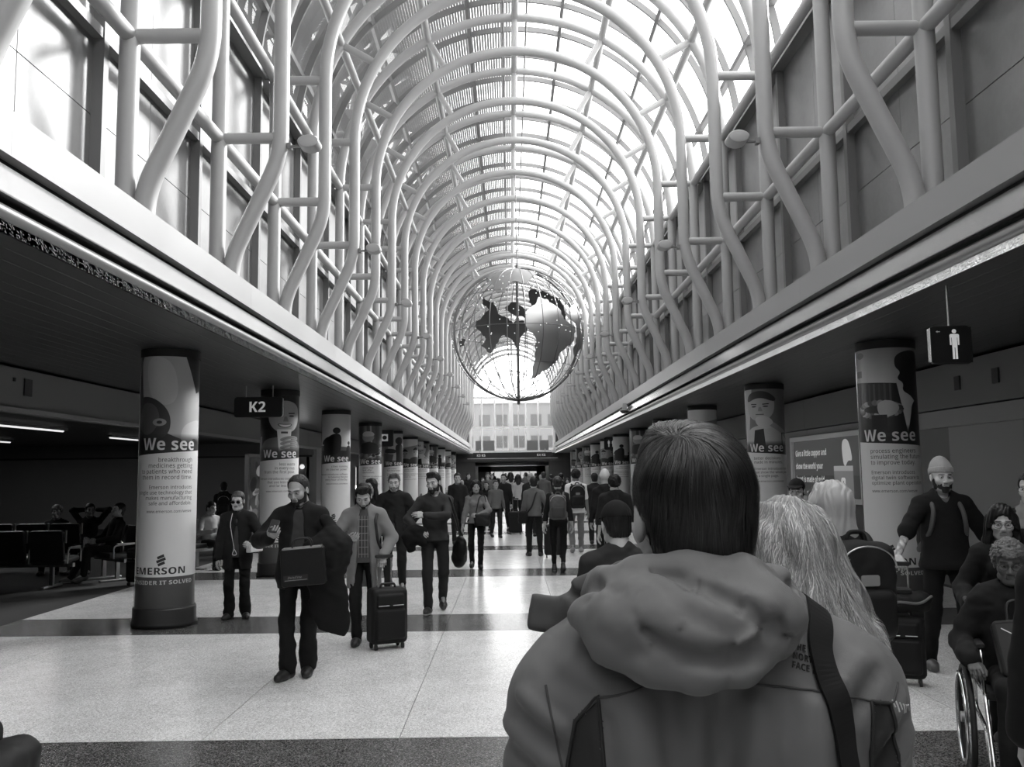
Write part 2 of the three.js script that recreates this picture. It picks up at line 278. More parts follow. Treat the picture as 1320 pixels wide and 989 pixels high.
// side ceilings, bulkheads and outer walls
{
  const cl = struct('ceiling_left', 'dark low ceiling over the left side aisle'), cr = struct('ceiling_right', 'dark low ceiling over the right side aisle');
  part('soffit', boxUV(bounds(SOFL, -LEDGE - .06, SOF, SOF + .12, -ZEND, -ZBACK)), M.soffit, cl); part('soffit', boxUV(bounds(LEDGE + .06, SOFR, SOF, SOF + .12, -ZEND, -ZBACK)), M.soffit, cr);
  part('roof_deck', bounds(-22, -4.2, SOF + .12, SOF + .7, -112, 8), M.dark, cl); part('roof_deck', bounds(4.2, 12, SOF + .12, SOF + .7, -112, 8), M.dark, cr);
  part('lounge_ceiling', bounds(-22, SOFL - .12, 2.9, SOF, -ZEND, -ZBACK), M.soffit, cl);
  // left bulkhead with pale lip
  for (let k = 0; k < 7; k++) {
    const a = -1.6 + k * 10.44, b = a + 10.44;
    part('bulkhead_panel', bounds(SOFL - .1, SOFL, 2.72, SOF - .04, -b + .012, -a), M.bulkhead, cl);
    part('bulkhead_lip', bounds(SOFL - .16, SOFL + .03, 2.66, 2.72, -b + .012, -a), M.wallMid, cl);
    part('bulkhead_panel', bounds(SOFR, SOFR + .12, 2.62, SOF - .04, -b + .012, -a), M.bulkhead, cr);
    part('header_band', bounds(SOFR + .06, SOFR + .2, 2.35, 2.60, -b + .012, -a), M.wallMid, cr);
  }
  for (const z of [11.2, 12.35, 17.5]) { part('vent', cbox(.02, .24, .2, .005), M.dark, cl).position.set(SOFL + .01, 3.02, -z); part('vent', cbox(.02, .05, .05, .004), M.black, cl).position.set(SOFL + .01, 3.1, -z + .35); }
  for (const z of [11.6, 12.6]) part('vent', cbox(.02, .2, .16, .005), M.dark, cr).position.set(SOFR - .01, 2.95, -z);
  const wb = struct('wall_back', 'wall behind the camera'); part('panel', bounds(-22, 12, 0, 13, 4.9, 5.2), M.wallMid, wb);
  const wo = struct('wall_outer_left', 'dark far wall of the waiting area'); part('panel', bounds(-22.2, -21.8, 0, 3.4, -112, 8), M.wallDark, wo);
  // wall of the waiting area that faces the camera
  const wc = struct('wall_lounge', 'grey wall at the end of the waiting area');
  part('panel', bounds(-22, -8.95, 0, 2.43, -31.2, -31), M.wallMid, wc); part('header', bounds(-22, -7.05, 2.46, 2.9, -31.3, -30.95), M.bulkhead, wc);
  part('panel', bounds(-8.75, -7.2, 0, 2.43, -31.2, -31), M.wallMid, wc); part('post', bounds(-8.96, -8.74, 0, 2.46, -31.1, -30.7), M.dark, wc);
  part('trim', bounds(-22, -7.1, 2.40, 2.46, -31.0, -30.9), M.dark, wc);
  // left aisle wall beyond the waiting area, with dark shop doors
  const wl = struct('wall_aisle_left', 'left aisle wall with shops beyond the waiting area');
  for (let z = 31; z < ZEND; z += PITCH) { part('pier', bounds(-7.3, SOFL, 0, 2.72, -z - 1.4, -z), M.wallMid, wl); part('shop_back', bounds(-7.6, -7.4, 0, 2.72, -z - PITCH, -z - 1.4), M.wallDark, wl); part('shop_front', bounds(-7.2, -7.1, 2.1, 2.72, -z - PITCH, -z - 1.4), M.dark, wl); }
  // right wall
  const wr = struct('wall_aisle_right', 'grey panelled right aisle wall');
  part('panel', bounds(SOFR + .12, SOFR + .35, 0, 2.36, -13.2, 5), M.wallMid, wr); part('panel', bounds(SOFR + .14, SOFR + .35, 0, 2.36, -15.6, -13.22), M.wallDark, wr);
  part('roof_panel', bounds(SOFR + .2, 12, 2.36, SOF, -112, 8), M.dark, wr);
  for (let z = 20.4; z < ZEND; z += PITCH) { part('pier', bounds(SOFR + .12, SOFR + .5, 0, 2.36, -z - 2.2, -z), M.wallMid, wr); part('shop_back', bounds(SOFR + .9, SOFR + 1.1, 0, 2.36, -z - PITCH, -z - 2.2), M.wallDark, wr); }
  part('panel', bounds(SOFR + .12, SOFR + .3, 0, 2.36, -20.4, -15.62), M.wallDark, wr); 
  part('outer_panel', bounds(11.8, 12.2, 0, 3.4, -112, 8), M.wallDark, wr);
}

// end of the hall: glazed gable over a dark signboard and passage
{
  const w = struct('window_2', 'white framed gable window at the far end'), Z = -ZEND - .15;
  const F = (x0, x1, y0, y1, d = .12, m = M.frameWhite, n = 'frame_bar') => part(n, bounds(x0, x1, y0, y1, Z - d / 2, Z + d / 2), m, w);
  for (const [x, t] of [[-3.35, .2], [-2.45, .12], [-1.4, .1], [-.1, .34], [1.1, .1], [2.1, .12], [3.35, .2]]) F(x - t / 2, x + t / 2, 3.4, SPRING, .14);
  for (const [y, t] of [[3.45, .2], [5.4, .17], [SPRING - .1, .2]]) F(-3.6, 3.6, y - t / 2, y + t / 2, .13);
  for (const x of [-.75, .5]) F(x - .03, x + .03, 3.5, 7.8, .08);
  for (const [x0, x1] of [[-2.95, -2.5], [-2.35, -1.45], [1.15, 2.05], [2.2, 2.9]]) F(x0, x1, 3.5, 4.35, .06, M.transom, 'solid_panel');
  part('pane', bounds(-3.6, 3.6, 3.5, SPRING, Z - .02, Z - .012), M.glass, w);
  const arch = new THREE.Shape(); arch.absarc(0, 0, 4.1, 0, PI, false); arch.closePath();
  part('pane', new THREE.ShapeGeometry(arch, 30).translate(0, SPRING, Z - .01), M.glass, w);
  for (const a of [30, 60, 90, 120, 150]) { const m = part('frame_bar', box(4.1, .09, .1, 2.05), M.frameWhite, w); m.position.set(0, SPRING, Z); m.rotation.z = a * PI / 180; }
  const ring = new THREE.Shape(); ring.absarc(0, 0, 2.1, 0, PI, false); ring.absarc(0, 0, 2.0, PI, 0, true); part('frame_bar', new THREE.ExtrudeGeometry(ring, { depth: .1, bevelEnabled: false, curveSegments: 24 }).translate(0, SPRING, Z - .05), M.frameWhite, w);
  const e = struct('wall_end', 'dark end wall with the opening to the next hall');
  part('beam', bounds(-4.6, 4.6, 2.72, 2.98, Z - .2, Z + .3), M.dark, e); part('pier', bounds(-7.2, -3.0, 0, 2.75, Z - .3, Z), M.dark, e); part('pier', bounds(2.9, 6.6, 0, 2.75, Z - .3, Z), M.dark, e);
  part('wall_infill', bounds(-22, -3.35, 2.72, SPRING, Z - .5, Z - .2), M.dark, e); part('wall_infill', bounds(3.35, 12, 2.72, SPRING, Z - .5, Z - .2), M.dark, e); part('wall_infill', bounds(-3.4, 3.4, 2.72, 3.4, Z - .45, Z - .2), M.dark, e);
  part('passage_ceiling', bounds(-5, 5, 2.6, 2.9, -112, Z - .3), M.dark, e);
  part('passage_side', bounds(-5.2, -4.2, 0, 2.7, -112, Z - .5), M.wallDark, e); part('passage_side', bounds(4.2, 5.2, 0, 2.7, -112, Z - .5), M.wallDark, e);
  const w3 = struct('window_3', 'distant bright window at the end of the passage');
  part('pane', bounds(-5, 5, 0, 2.6, -111.9, -111.85), M.glass, w3); for (let i = -4; i <= 4; i++) part('frame_bar', bounds(i * 1.1 - .04, i * 1.1 + .04, 0, 2.6, -111.8, -111.7), M.dark, w3);
  part('frame_header', bounds(-5, 5, 1.95, 2.6, -111.8, -111.6), M.dark, w3); part('frame_side', bounds(-5, -2.6, 0, 2.6, -111.8, -111.6), M.dark, w3); part('frame_side', bounds(3.1, 5, 0, 2.6, -111.8, -111.6), M.dark, w3);
  part('frame_bar', bounds(-5, 5, 0, 1.1, -111.8, -111.7), M.dark, w3);
  // the building outside, seen through the gable
  const b = thing('terminal_building', 'pale flat-roofed building seen through the far gable window', 'building', [0, 0, -150]);
  part('wall', bounds(-30, 30, 0, 13.5, -10, 0), mat(.10, .8), b); part('roof', bounds(-30.4, 30.4, 13.5, 14.1, -10.4, .4), mat(.2, .8), b);
  for (let i = -10; i < 10; i++) for (const y of [6, 9.6]) part('window', bounds(i * 2.9 + .5, i * 2.9 + 2.3, y, y + 2, 0, .06), mat(.03, .2), b);
}

// ---------------------------------------------------------------- poster columns
const PW = 1024, PH = 1472;
function blob(c, x, y, rx, ry, col, rot = 0) { c.fillStyle = col; c.beginPath(); c.ellipse(x, y, rx, ry, rot, 0, 7); c.fill(); }
function poly(c, pts, col) { c.fillStyle = col; c.beginPath(); pts.forEach((p, i) => (i ? c.lineTo(p[0], p[1]) : c.moveTo(p[0], p[1]))); c.closePath(); c.fill(); }
function curveShape(c, pts, col) { c.fillStyle = col; c.beginPath(); const n = pts.length; for (let i = 0; i <= n; i++) { const a = pts[i % n], b = pts[(i + 1) % n], mx = (a[0] + b[0]) / 2, my = (a[1] + b[1]) / 2; i ? c.quadraticCurveTo(a[0], a[1], mx, my) : c.moveTo(mx, my); } c.fill(); }
const G = (v) => `rgb(${v},${v},${v})`;
function texFace(c, x, y, s, o = {}) { // a plain printed face
  const skin = o.skin ?? 205, dark = o.dark ?? 40;
  curveShape(c, [[x - .5 * s, y - .5 * s], [x, y - .78 * s], [x + .5 * s, y - .5 * s], [x + .5 * s, y + .2 * s], [x + .3 * s, y + .62 * s], [x, y + .78 * s], [x - .3 * s, y + .62 * s], [x - .5 * s, y + .2 * s]], G(skin));
  for (const e of [-1, 1]) { blob(c, x + e * .2 * s, y - .03 * s, .09 * s, .04 * s, G(dark + 30)); c.strokeStyle = G(dark); c.lineWidth = .05 * s; c.beginPath(); c.moveTo(x + e * .1 * s, y - .14 * s); c.lineTo(x + e * .31 * s, y - .16 * s); c.stroke(); }
  poly(c, [[x - .02 * s, y], [x + .05 * s, y], [x + .1 * s, y + .22 * s], [x - .06 * s, y + .22 * s]], G(skin - 40));
  if (o.smile) { curveShape(c, [[x - .24 * s, y + .32 * s], [x, y + .36 * s], [x + .24 * s, y + .32 * s], [x + .1 * s, y + .48 * s], [x - .1 * s, y + .48 * s]], G(245)); c.strokeStyle = G(80); c.lineWidth = .03 * s; c.stroke(); }
  else { c.strokeStyle = G(90); c.lineWidth = .04 * s; c.beginPath(); c.moveTo(x - .14 * s, y + .38 * s); c.lineTo(x + .14 * s, y + .38 * s); c.stroke(); }
}
const ART = [
  (c, w, h) => { // 0: bald head from behind a dark collar, hands with a small vial
    c.fillStyle = G(52); c.fillRect(0, 0, w, h); curveShape(c, [[40, -60], [330, -60], [430, 200], [500, 420], [540, 640], [420, 800], [250, 720], [90, 560], [60, 300]], G(196)); curveShape(c, [[90, 0], [250, 20], [300, 300], [260, 460], [130, 420]], G(214));
    poly(c, [[330, -10], [520, -10], [520, 430], [470, 300], [420, 330]], G(34)); curveShape(c, [[0, 380], [150, 360], [260, 520], [240, 760], [0, 800]], G(70)); curveShape(c, [[60, 420], [170, 430], [200, 600], [120, 740], [30, 640]], G(104)); blob(c, 190, 600, 40, 34, G(175)); blob(c, 190, 600, 16, 14, G(60));
    curveShape(c, [[300, 640], [430, 560], [512, 600], [512, 900], [330, 900]], G(222)); blob(c, 420, 770, 34, 22, G(90), .6); curveShape(c, [[0, 760], [200, 730], [300, 830], [280, 900], [0, 900]], G(44)); },
  (c, w, h) => { // 1: laughing woman with a paper cup
    c.fillStyle = G(46); c.fillRect(0, 0, w, h); c.fillStyle = G(150); c.fillRect(0, 560, 60, 400); for (let i = 0; i < 60; i++) { const a = i / 60 * 6.28, r = 190 + 40 * Math.sin(i * 7.1); blob(c, 290 + Math.cos(a) * r, 270 + Math.sin(a) * r * 1.05, 60, 60, G(22 + (i * 13) % 22)); }
    texFace(c, 290, 300, 300, { skin: 176, smile: 1 }); curveShape(c, [[60, 620], [250, 560], [420, 600], [512, 760], [512, 920], [40, 920]], G(120)); poly(c, [[220, 470], [350, 470], [330, 800], [240, 800]], G(232)); c.fillStyle = G(70); c.fillRect(255, 500, 60, 26);
    for (let k = 0; k < 4; k++) { c.strokeStyle = G(150); c.lineWidth = 44; c.lineCap = 'round'; c.beginPath(); c.moveTo(410, 590 + k * 52); c.quadraticCurveTo(330, 560 + k * 56, 270, 610 + k * 52); c.stroke(); c.strokeStyle = G(84); c.lineWidth = 4; c.stroke(); } },
  (c, w, h) => { // 2: silhouettes on a bright horizon
    const g = c.createLinearGradient(0, 0, 0, h); g.addColorStop(0, G(196)); g.addColorStop(.6, G(225)); g.addColorStop(1, G(140)); c.fillStyle = g; c.fillRect(0, 0, w, h); c.fillStyle = G(40); c.fillRect(0, 640, w, 300); poly(c, [[0, 560], [512, 600], [512, 660], [0, 650]], G(96));
    blob(c, 250, 300, 44, 54, G(22)); curveShape(c, [[180, 360], [300, 350], [310, 520], [290, 720], [110, 720], [60, 560]], G(26)); curveShape(c, [[180, 400], [120, 420], [30, 520], [60, 560], [190, 480]], G(28)); blob(c, 420, 520, 26, 34, G(34)); curveShape(c, [[380, 560], [460, 560], [470, 700], [370, 700]], G(36)); },
  (c, w, h) => { // 3: plant worker among pipes
    c.fillStyle = G(92); c.fillRect(0, 0, w, h); for (let i = 0; i < 9; i++) { c.strokeStyle = G(40 + (i * 47) % 150); c.lineWidth = 20 + (i * 13) % 34; c.beginPath(); c.moveTo((i * 83) % 520, 0); c.lineTo((i * 83) % 520 + 30, h); c.stroke(); }
    for (let i = 0; i < 60; i++) blob(c, (i * 131) % 512, 420 + (i * 71) % 440, 12 + (i * 7) % 40, 10 + (i * 11) % 40, G((i * 53) % 200 + 20), i); blob(c, 210, 260, 90, 100, G(170)); curveShape(c, [[110, 250], [140, 130], [280, 130], [320, 240]], G(220)); curveShape(c, [[80, 380], [340, 360], [420, 620], [60, 640]], G(50)); },
  (c, w, h) => { // 4: dark leaning figure against a window
    c.fillStyle = G(176); c.fillRect(0, 0, w, h); c.fillStyle = G(120); c.fillRect(0, 0, 150, h); blob(c, 360, 200, 80, 100, G(38)); curveShape(c, [[270, 290], [450, 280], [500, 600], [420, 900], [280, 900], [300, 560]], G(30)); curveShape(c, [[300, 420], [90, 400], [40, 520], [300, 540]], G(44)); poly(c, [[20, 520], [250, 560], [200, 900], [40, 900]], G(84)); },
  (c, w, h) => { // 5: two heads under bright ceiling
    c.fillStyle = G(150); c.fillRect(0, 0, w, h); poly(c, [[0, 0], [512, 0], [512, 160], [0, 300]], G(228)); for (const [x, y] of [[140, 470], [380, 420]]) { texFace(c, x, y, 180, { skin: 160 }); curveShape(c, [[x - 90, y - 60], [x, y - 190], [x + 90, y - 60], [x, y - 90]], G(25)); curveShape(c, [[x - 150, y + 170], [x, y + 120], [x + 150, y + 170], [x + 160, 900], [x - 160, 900]], G(60)); } },
  (c, w, h) => { // 6: dark profile before a monitor
    const g = c.createLinearGradient(0, 0, 0, 420); g.addColorStop(0, G(150)); g.addColorStop(1, G(228)); c.fillStyle = g; c.fillRect(0, 0, w, h); c.fillStyle = G(110); c.fillRect(20, 200, 70, 60); blob(c, 80, 60, 34, 30, G(110)); poly(c, [[0, 300], [300, 330], [360, 820], [0, 800]], G(46)); for (let i = 0; i < 9; i++) { c.fillStyle = G(62 + (i % 3) * 12); c.fillRect(18 + i * 30, 330, 12, 180); }
    for (let i = 0; i < 26; i++) { const a = i / 26 * 6.28; blob(c, 190 + Math.cos(a) * 120, 560 + Math.sin(a) * 60, 26, 20, G(60 + (i * 37) % 130), a); } curveShape(c, [[180, 500], [260, 470], [320, 540], [280, 620], [200, 640]], G(196)); c.fillStyle = G(26); c.fillRect(150, 610, 90, 190); blob(c, 220, 800, 180, 36, G(24)); blob(c, 240, 790, 110, 18, G(110));
    curveShape(c, [[300, 60], [430, 20], [520, 80], [530, 520], [440, 520], [390, 440], [330, 400], [345, 330], [300, 290], [330, 230], [290, 180]], G(36)); curveShape(c, [[400, 480], [530, 440], [530, 900], [330, 900], [380, 640]], G(30)); c.fillStyle = G(20); c.fillRect(0, 810, w, 120); },
  (c, w, h) => { // 7: man with hand at chin and a loose tie
    c.fillStyle = G(128); c.fillRect(0, 0, w, h); poly(c, [[0, 0], [130, 0], [60, 900], [0, 900]], G(205)); texFace(c, 200, 250, 260, { skin: 190 }); curveShape(c, [[60, 200], [90, 60], [240, 20], [350, 130], [330, 190], [200, 110]], G(60)); curveShape(c, [[40, 560], [240, 470], [420, 560], [512, 800], [500, 920], [30, 920]], G(205)); poly(c, [[150, 560], [230, 540], [250, 920], [120, 920]], G(38)); curveShape(c, [[150, 380], [260, 360], [330, 470], [270, 560], [170, 500]], G(214));
    c.strokeStyle = G(170); c.lineWidth = 60; c.beginPath(); c.moveTo(300, 480); c.lineTo(470, 640); c.stroke(); c.strokeStyle = G(60); c.lineWidth = 10; c.strokeRect(400, 600, 90, 170); },
];
const COPY = [
  ['breakthrough|medicines getting|to patients who need|them in record time.', 'Emerson introduces|single use technology that|makes manufacturing|safe and affordable.', 'right'],
  ['less waste|in every cup,|from the first pour.', 'Emerson introduces controls|that use less energy|and far less water.', 'right'],
  ['cities running|on cleaner power.', 'Emerson introduces software|to balance the grid|every hour of the day.', 'right'],
  ['plants that|look after|themselves.', 'Emerson introduces sensors|that report before|anything fails.', 'left'],
  ['cold chains|that never break.', 'Emerson introduces trackers|for fresh food|on every mile.', 'left'],
  ['comfort made|for everyone.', 'Emerson introduces systems|that learn the way|people live.', 'left'],
  ['process engineers|simulating the future|to improve today.', 'Emerson introduces|digital twin software to|optimize plant operation.', 'left'],
  ['better decisions|made in minutes.', 'Emerson introduces tools|that show the whole plant|on a single page.', 'left'],
];
const wraps = ART.map((art, k) => canvasTex(PW, PH, (c) => {
  for (const off of [0, 512]) {
    c.save(); c.translate(off, 0); c.beginPath(); c.rect(0, 0, 512, PH); c.clip();
    const yp = 575;                                           // lower edge of the picture, slanting
    c.fillStyle = G(238); c.fillRect(0, 0, 512, PH);
    c.save(); c.beginPath(); c.moveTo(0, 0); c.lineTo(512, 0); c.lineTo(512, k > 5 ? yp + 14 : yp - 20); c.lineTo(0, k > 5 ? yp - 18 : yp + 16); c.clip(); c.scale(1, .66); art(c, 512, 900);
    const g = c.createLinearGradient(0, 700, 0, 860); g.addColorStop(0, 'rgba(30,30,30,0)'); g.addColorStop(.45, 'rgba(38,38,38,.85)'); g.addColorStop(1, 'rgba(38,38,38,1)'); c.fillStyle = g; c.fillRect(0, 700, 512, 260); c.restore();
    c.fillStyle = G(240); c.font = 'bold 96px sans-serif'; c.textAlign = 'center'; c.fillText('We see', 250, 558);
    const [a, b, al] = COPY[k]; c.textAlign = al; const x = al === 'right' ? 398 : 128; c.fillStyle = G(60); c.font = '34px sans-serif'; let y = 628;
    for (const t of a.split('|')) { c.fillText(t, x, y); y += 34; } y += 22; c.font = '29px sans-serif';
    for (const t of b.split('|')) { c.fillText(t, x, y); y += 31; } y += 14; c.font = '23px sans-serif'; c.fillText('www.emerson.com/wesee', x, y);
    // emblem: two slanted bars making a diamond
    c.save(); c.translate(220, 1196); c.fillStyle = G(40); for (let i = -1; i <= 1; i++) { c.save(); c.translate(i * 2, i * 20); c.transform(1, -.42, .3, 1, 0, 0); c.fillRect(-24 + Math.abs(i) * 6, -8, 48 - Math.abs(i) * 12, 15); c.restore(); } c.restore();
    c.fillStyle = G(24); c.font = 'bold 62px sans-serif'; c.textAlign = 'center'; c.save(); c.translate(200, 1276); c.scale(1.12, .86); c.fillText('EMERSON', 0, 0); c.restore();
    c.fillStyle = G(84); c.fillRect(0, 1292, 512, 190); c.fillStyle = G(222); c.font = 'bold 38px sans-serif'; c.save(); c.translate(206, 1334); c.scale(1.1, .85); c.fillText('CONSIDER IT SOLVED', 0, 0); c.restore();
    c.restore();
  }
}));
{
  const R = .335, g = new THREE.CylinderGeometry(R, R, 2.97, 48, 1, true).translate(0, .23 + 1.485, 0), gb = new THREE.LatheGeometry([[0, 0], [.375, 0], [.375, .05], [.36, .07], [.36, .21], [.35, .235], [0, .235]].map((p) => new THREE.Vector2(...p)), 48), gc = new THREE.CylinderGeometry(.345, .345, .1, 48).translate(0, 3.24, 0);
  const gl = bar([0, .23, 0], [0, 3.2, 0], .008, 8);
  const wm = wraps.map((t) => mat(.74, .38, { map: t })), base = mat(.03, .4), names1 = ['a bald head and a dark collar', 'a laughing woman with a cup', 'dark silhouettes on a bright horizon', 'a worker among pipes', 'a dark leaning figure', 'two heads under a bright ceiling', 'a dark profile before a monitor', 'a man with hand at chin'];
  const kinds = { L: [0, 1, 2, 3, 4, 5, 7, 3, 2, 5, 1, 4], R: [6, 7, 5, 4, 3, 2, 5, 2, 3, 1, 4, 0] };
  const place = ['nearest', 'second', 'third', 'fourth', 'fifth', 'sixth', 'seventh', 'eighth', 'ninth', 'tenth', 'eleventh', 'twelfth'];
  for (const s of ['L', 'R']) for (let i = 0; i < 11; i++) {
    const k = kinds[s][i], x = s === 'L' ? -4.37 : 4.42, z = Z0 + .08 + i * PITCH;
    const t = thing('poster_column', `${place[i]} round poster column on the ${s === 'L' ? 'left' : 'right'}, its picture showing ${names1[k]}`, 'column', [x, 0, -z], 0, 'round poster columns along the hall');
    // the printed design (a quarter turn off the seam) faces the approaching walker
    const w = part('poster_wrap', g, wm[k], t, 'printed poster wrap'); const toCam = Math.atan2(-.22 - x, z); w.rotation.y = toCam + (s === 'L' ? -PI / 2 + .06 : -PI / 2 + .06);
    part('base', gb, base, t); part('collar', gc, M.black, t);
    const e = part('edge_strip', gl, M.chrome, t); const a = toCam + (s === 'L' ? -1.45 : -1.5); e.position.set(Math.sin(a) * .338, 0, Math.cos(a) * .338);
  }
}

// ---------------------------------------------------------------- hanging signs
function hangSign(label, x, y, z, w, h, draw, o = {}) {
  const t = thing('hanging_sign', label, 'sign', [x, y, -z], o.turn ?? 0);
  part('case', rbox(w, h, .045, Math.min(w, h) * .16), o.dark ?? mat(.02, .35), t);
  const pw = 512, ph = Math.round(512 * h / w), m = mat(1, .4, { map: canvasTex(pw, ph, draw), ...(o.glow ? { emissive: grey(o.glow), emissiveMap: null } : {}) });
  if (o.glow) { m.emissiveMap = m.map; }
  part('sign_face', new THREE.PlaneGeometry(w * .96, h * .92).translate(0, 0, .0242), m, t);
  part('edge_strip', rbox(.014, h * .86, .049, .006), M.chrome, t).position.x = (o.edge ?? 1) * (w / 2 - .006);
  for (const dx of o.rods ?? [0]) part('rod', bar([dx, h / 2 - .02, 0], [dx, SOF - y, 0], .010, 8), M.steel, t);
  return t;
}
hangSign('black hanging sign reading K2 in white', -4.52, 2.93, 15.2, .84, .35, (c, w, h) => { c.fillStyle = G(16); c.fillRect(0, 0, w, h); c.fillStyle = G(235); c.font = 'bold 165px sans-serif'; c.textAlign = 'center'; c.fillText('K2', w * .47, h * .76); }, { rods: [-.22, .24], glow: .25 });
const manSign = (c, x, y, s, col) => { c.fillStyle = G(col); c.beginPath(); c.arc(x, y + .07 * s, .07 * s, 0, 7); c.fill(); c.beginPath(); c.roundRect(x - .15 * s, y + .16 * s, .3 * s, .12 * s, .05 * s); c.fill(); c.fillRect(x - .15 * s, y + .2 * s, .055 * s, .32 * s); c.fillRect(x + .095 * s, y + .2 * s, .055 * s, .32 * s); c.fillRect(x - .08 * s, y + .2 * s, .16 * s, .4 * s); c.fillRect(x - .08 * s, y + .55 * s, .07 * s, .43 * s); c.fillRect(x + .01 * s, y + .55 * s, .07 * s, .43 * s); };
hangSign('black hanging sign with a white standing man symbol', 3.53, 2.785, 7.45, .36, .33, (c, w, h) => { c.fillStyle = G(14); c.fillRect(0, 0, w, h); manSign(c, w * .58, h * .06, h * .86, 236); c.fillStyle = G(190); poly(c, [[66, 60], [90, 46], [90, 56], [120, 56], [120, 66], [90, 66], [90, 76]], G(180)); }, { edge: -1, glow: .3 });
hangSign('small dark hanging sign with a white square symbol', -4.58, 3.02, 31, .62, .6, (c, w, h) => { c.fillStyle = G(18); c.fillRect(0, 0, w, h); c.fillStyle = G(225); c.fillRect(w * .3, h * .25, w * .4, h * .45); blob(c, w * .5, h * .47, w * .13, h * .13, G(30)); }, { glow: .2 });
hangSign('small pale hanging sign with a line of lettering', -4.42, 3.0, 39, .86, .36, (c, w, h) => { c.fillStyle = G(190); c.fillRect(0, 0, w, h); c.fillStyle = G(70); c.font = 'bold 80px sans-serif'; c.textAlign = 'center'; c.fillText('Starbucks', w / 2, h * .62); }, { dark: mat(.5, .5) });
hangSign('small round-cornered dark sign with white figures by the right columns', 4.28, 3.0, 39.5, .6, .55, (c, w, h) => { c.fillStyle = G(14); c.fillRect(0, 0, w, h); manSign(c, w * .34, h * .2, h * .6, 225); manSign(c, w * .66, h * .2, h * .6, 225); }, { glow: .2 });
{ // signboard over the far passage
  const t = thing('signboard', 'long black signboard with white lettering over the far passage', 'sign', [0, 3.18, -ZEND + .1]);
  part('case', rbox(6.3, .42, .2, .04), M.black, t);
  part('sign_face', new THREE.PlaneGeometry(6.2, .38).translate(0, 0, .105), mat(1, .5, { map: canvasTex(1024, 64, (c) => { c.fillStyle = G(14); c.fillRect(0, 0, 1024, 64); c.fillStyle = G(215); c.font = 'bold 44px sans-serif'; c.fillText('K3 K5 →', 40, 50); c.fillText('→ K4 K6', 800, 50); }) }), t);
  part('rail', box(7.2, .05, .12, 0, -.26, .05), M.steel, t);
  for (const x of [-2.6, 2.6]) part('bracket', box(.08, .3, .08, x, .32, 0), M.steel, t);
}
{ // charity billboard on the right wall
  const t = thing('billboard', 'framed wall billboard asking for a little copper', 'billboard', [SOFR + .095, 1.78, -18.25], -PI / 2);
  part('frame', (() => { const s = new THREE.Shape(); s.moveTo(-2.05, -.68); s.lineTo(2.05, -.68); s.lineTo(2.05, .68); s.lineTo(-2.05, .68); const h = new THREE.Path(); h.moveTo(-1.95, -.6); h.lineTo(-1.95, .6); h.lineTo(1.95, .6); h.lineTo(1.95, -.6); s.holes.push(h); return new THREE.ExtrudeGeometry(s, { depth: .1, bevelEnabled: true, bevelSize: .01, bevelThickness: .01, bevelSegments: 1 }); })(), mat(.85, .4), t);
  const m = canvasTex(1024, 316, (c, w, h) => { c.fillStyle = G(88); c.fillRect(0, 0, w, h); c.fillStyle = G(70); c.fillRect(0, 200, w, 116); c.fillStyle = G(245); c.font = 'bold 46px sans-serif'; ['Give a little copper and', 'show the world your', 'heart is made of gold.'].forEach((s, i) => c.fillText(s, 24, 90 + i * 74)); c.font = '22px sans-serif'; c.fillText('www.givecopper.org', 200, 300);
    c.fillStyle = G(140); c.fillRect(640, 150, 260, 170); c.fillStyle = G(190); c.fillRect(640, 150, 260, 26); curveShape(c, [[760, 20], [840, 10], [880, 60], [900, 130], [840, 120], [800, 160], [770, 130]], G(222)); c.fillStyle = G(240); c.beginPath(); c.roundRect(735, 210, 60, 90, 16); c.fill(); c.fillStyle = G(90); c.fillRect(760, 225, 10, 60); });
  part('poster', new THREE.PlaneGeometry(3.9, 1.2).translate(0, 0, .05), mat(1, .35, { map: m, emissive: grey(.34), emissiveMap: m }), t, 'printed appeal with a hand and coin');
  part('backing', box(4, 1.3, .04, 0, 0, 0), M.dark, t);
}
{ // light strip over the shop behind the billboard
  const t = thing('shop_sign', 'narrow pale lit strip above the billboard', 'sign', [SOFR + .25, 2.52, -20.6], -PI / 2); part('case', rbox(3.2, .12, .1, .02), M.wallMid, t);
  part('lamp_face', box(3.1, .05, .02, 0, 0, .06), mat(.8, .5, { emissive: grey(.35) }), t);
}
{ // poster stand left of the second column
  const t = thing('poster_display', 'tall framed poster display behind the second left column', 'display', [-6.15, 0, -21.1], PI / 2 - .25);
  part('frame', rbox(1.15, 2.05, .1, .03, 0, 1.25, 0), M.steel, t); part('foot', rbox(1.0, .2, .4, .03, 0, .1, 0), M.dark, t);
  const m = canvasTex(256, 456, (c, w, h) => { c.fillStyle = G(70); c.fillRect(0, 0, w, h); for (let i = 0; i < 40; i++) blob(c, (i * 67) % 256, 40 + (i * 41) % 330, 8 + (i * 5) % 30, 10 + (i * 11) % 50, G((i * 59) % 170 + 20), i); c.fillStyle = G(235); c.font = 'bold 70px sans-serif'; c.textAlign = 'center'; c.fillText('CITY', w / 2, 420); });
  part('poster', new THREE.PlaneGeometry(1.02, 1.84).translate(0, 1.27, .055), mat(1, .3, { map: m, emissive: grey(.25), emissiveMap: m }), t);
}
{ // small wall lamp
  const t = thing('wall_lamp', 'small round white wall lamp beside a dark doorway', 'lamp', [-6.75, 2.03, -28]);
  part('lamp_globe', new THREE.SphereGeometry(.075, 20, 14), mat(.9, .4, { emissive: grey(.9) }), t); part('arm', bar([0, 0, 0], [-.2, .02, -.02], .012, 8), M.steel, t);
  const l = new THREE.PointLight(0xffffff, .8); l.position.set(0, 0, 0); l.castShadow = true; t.add(l);
}
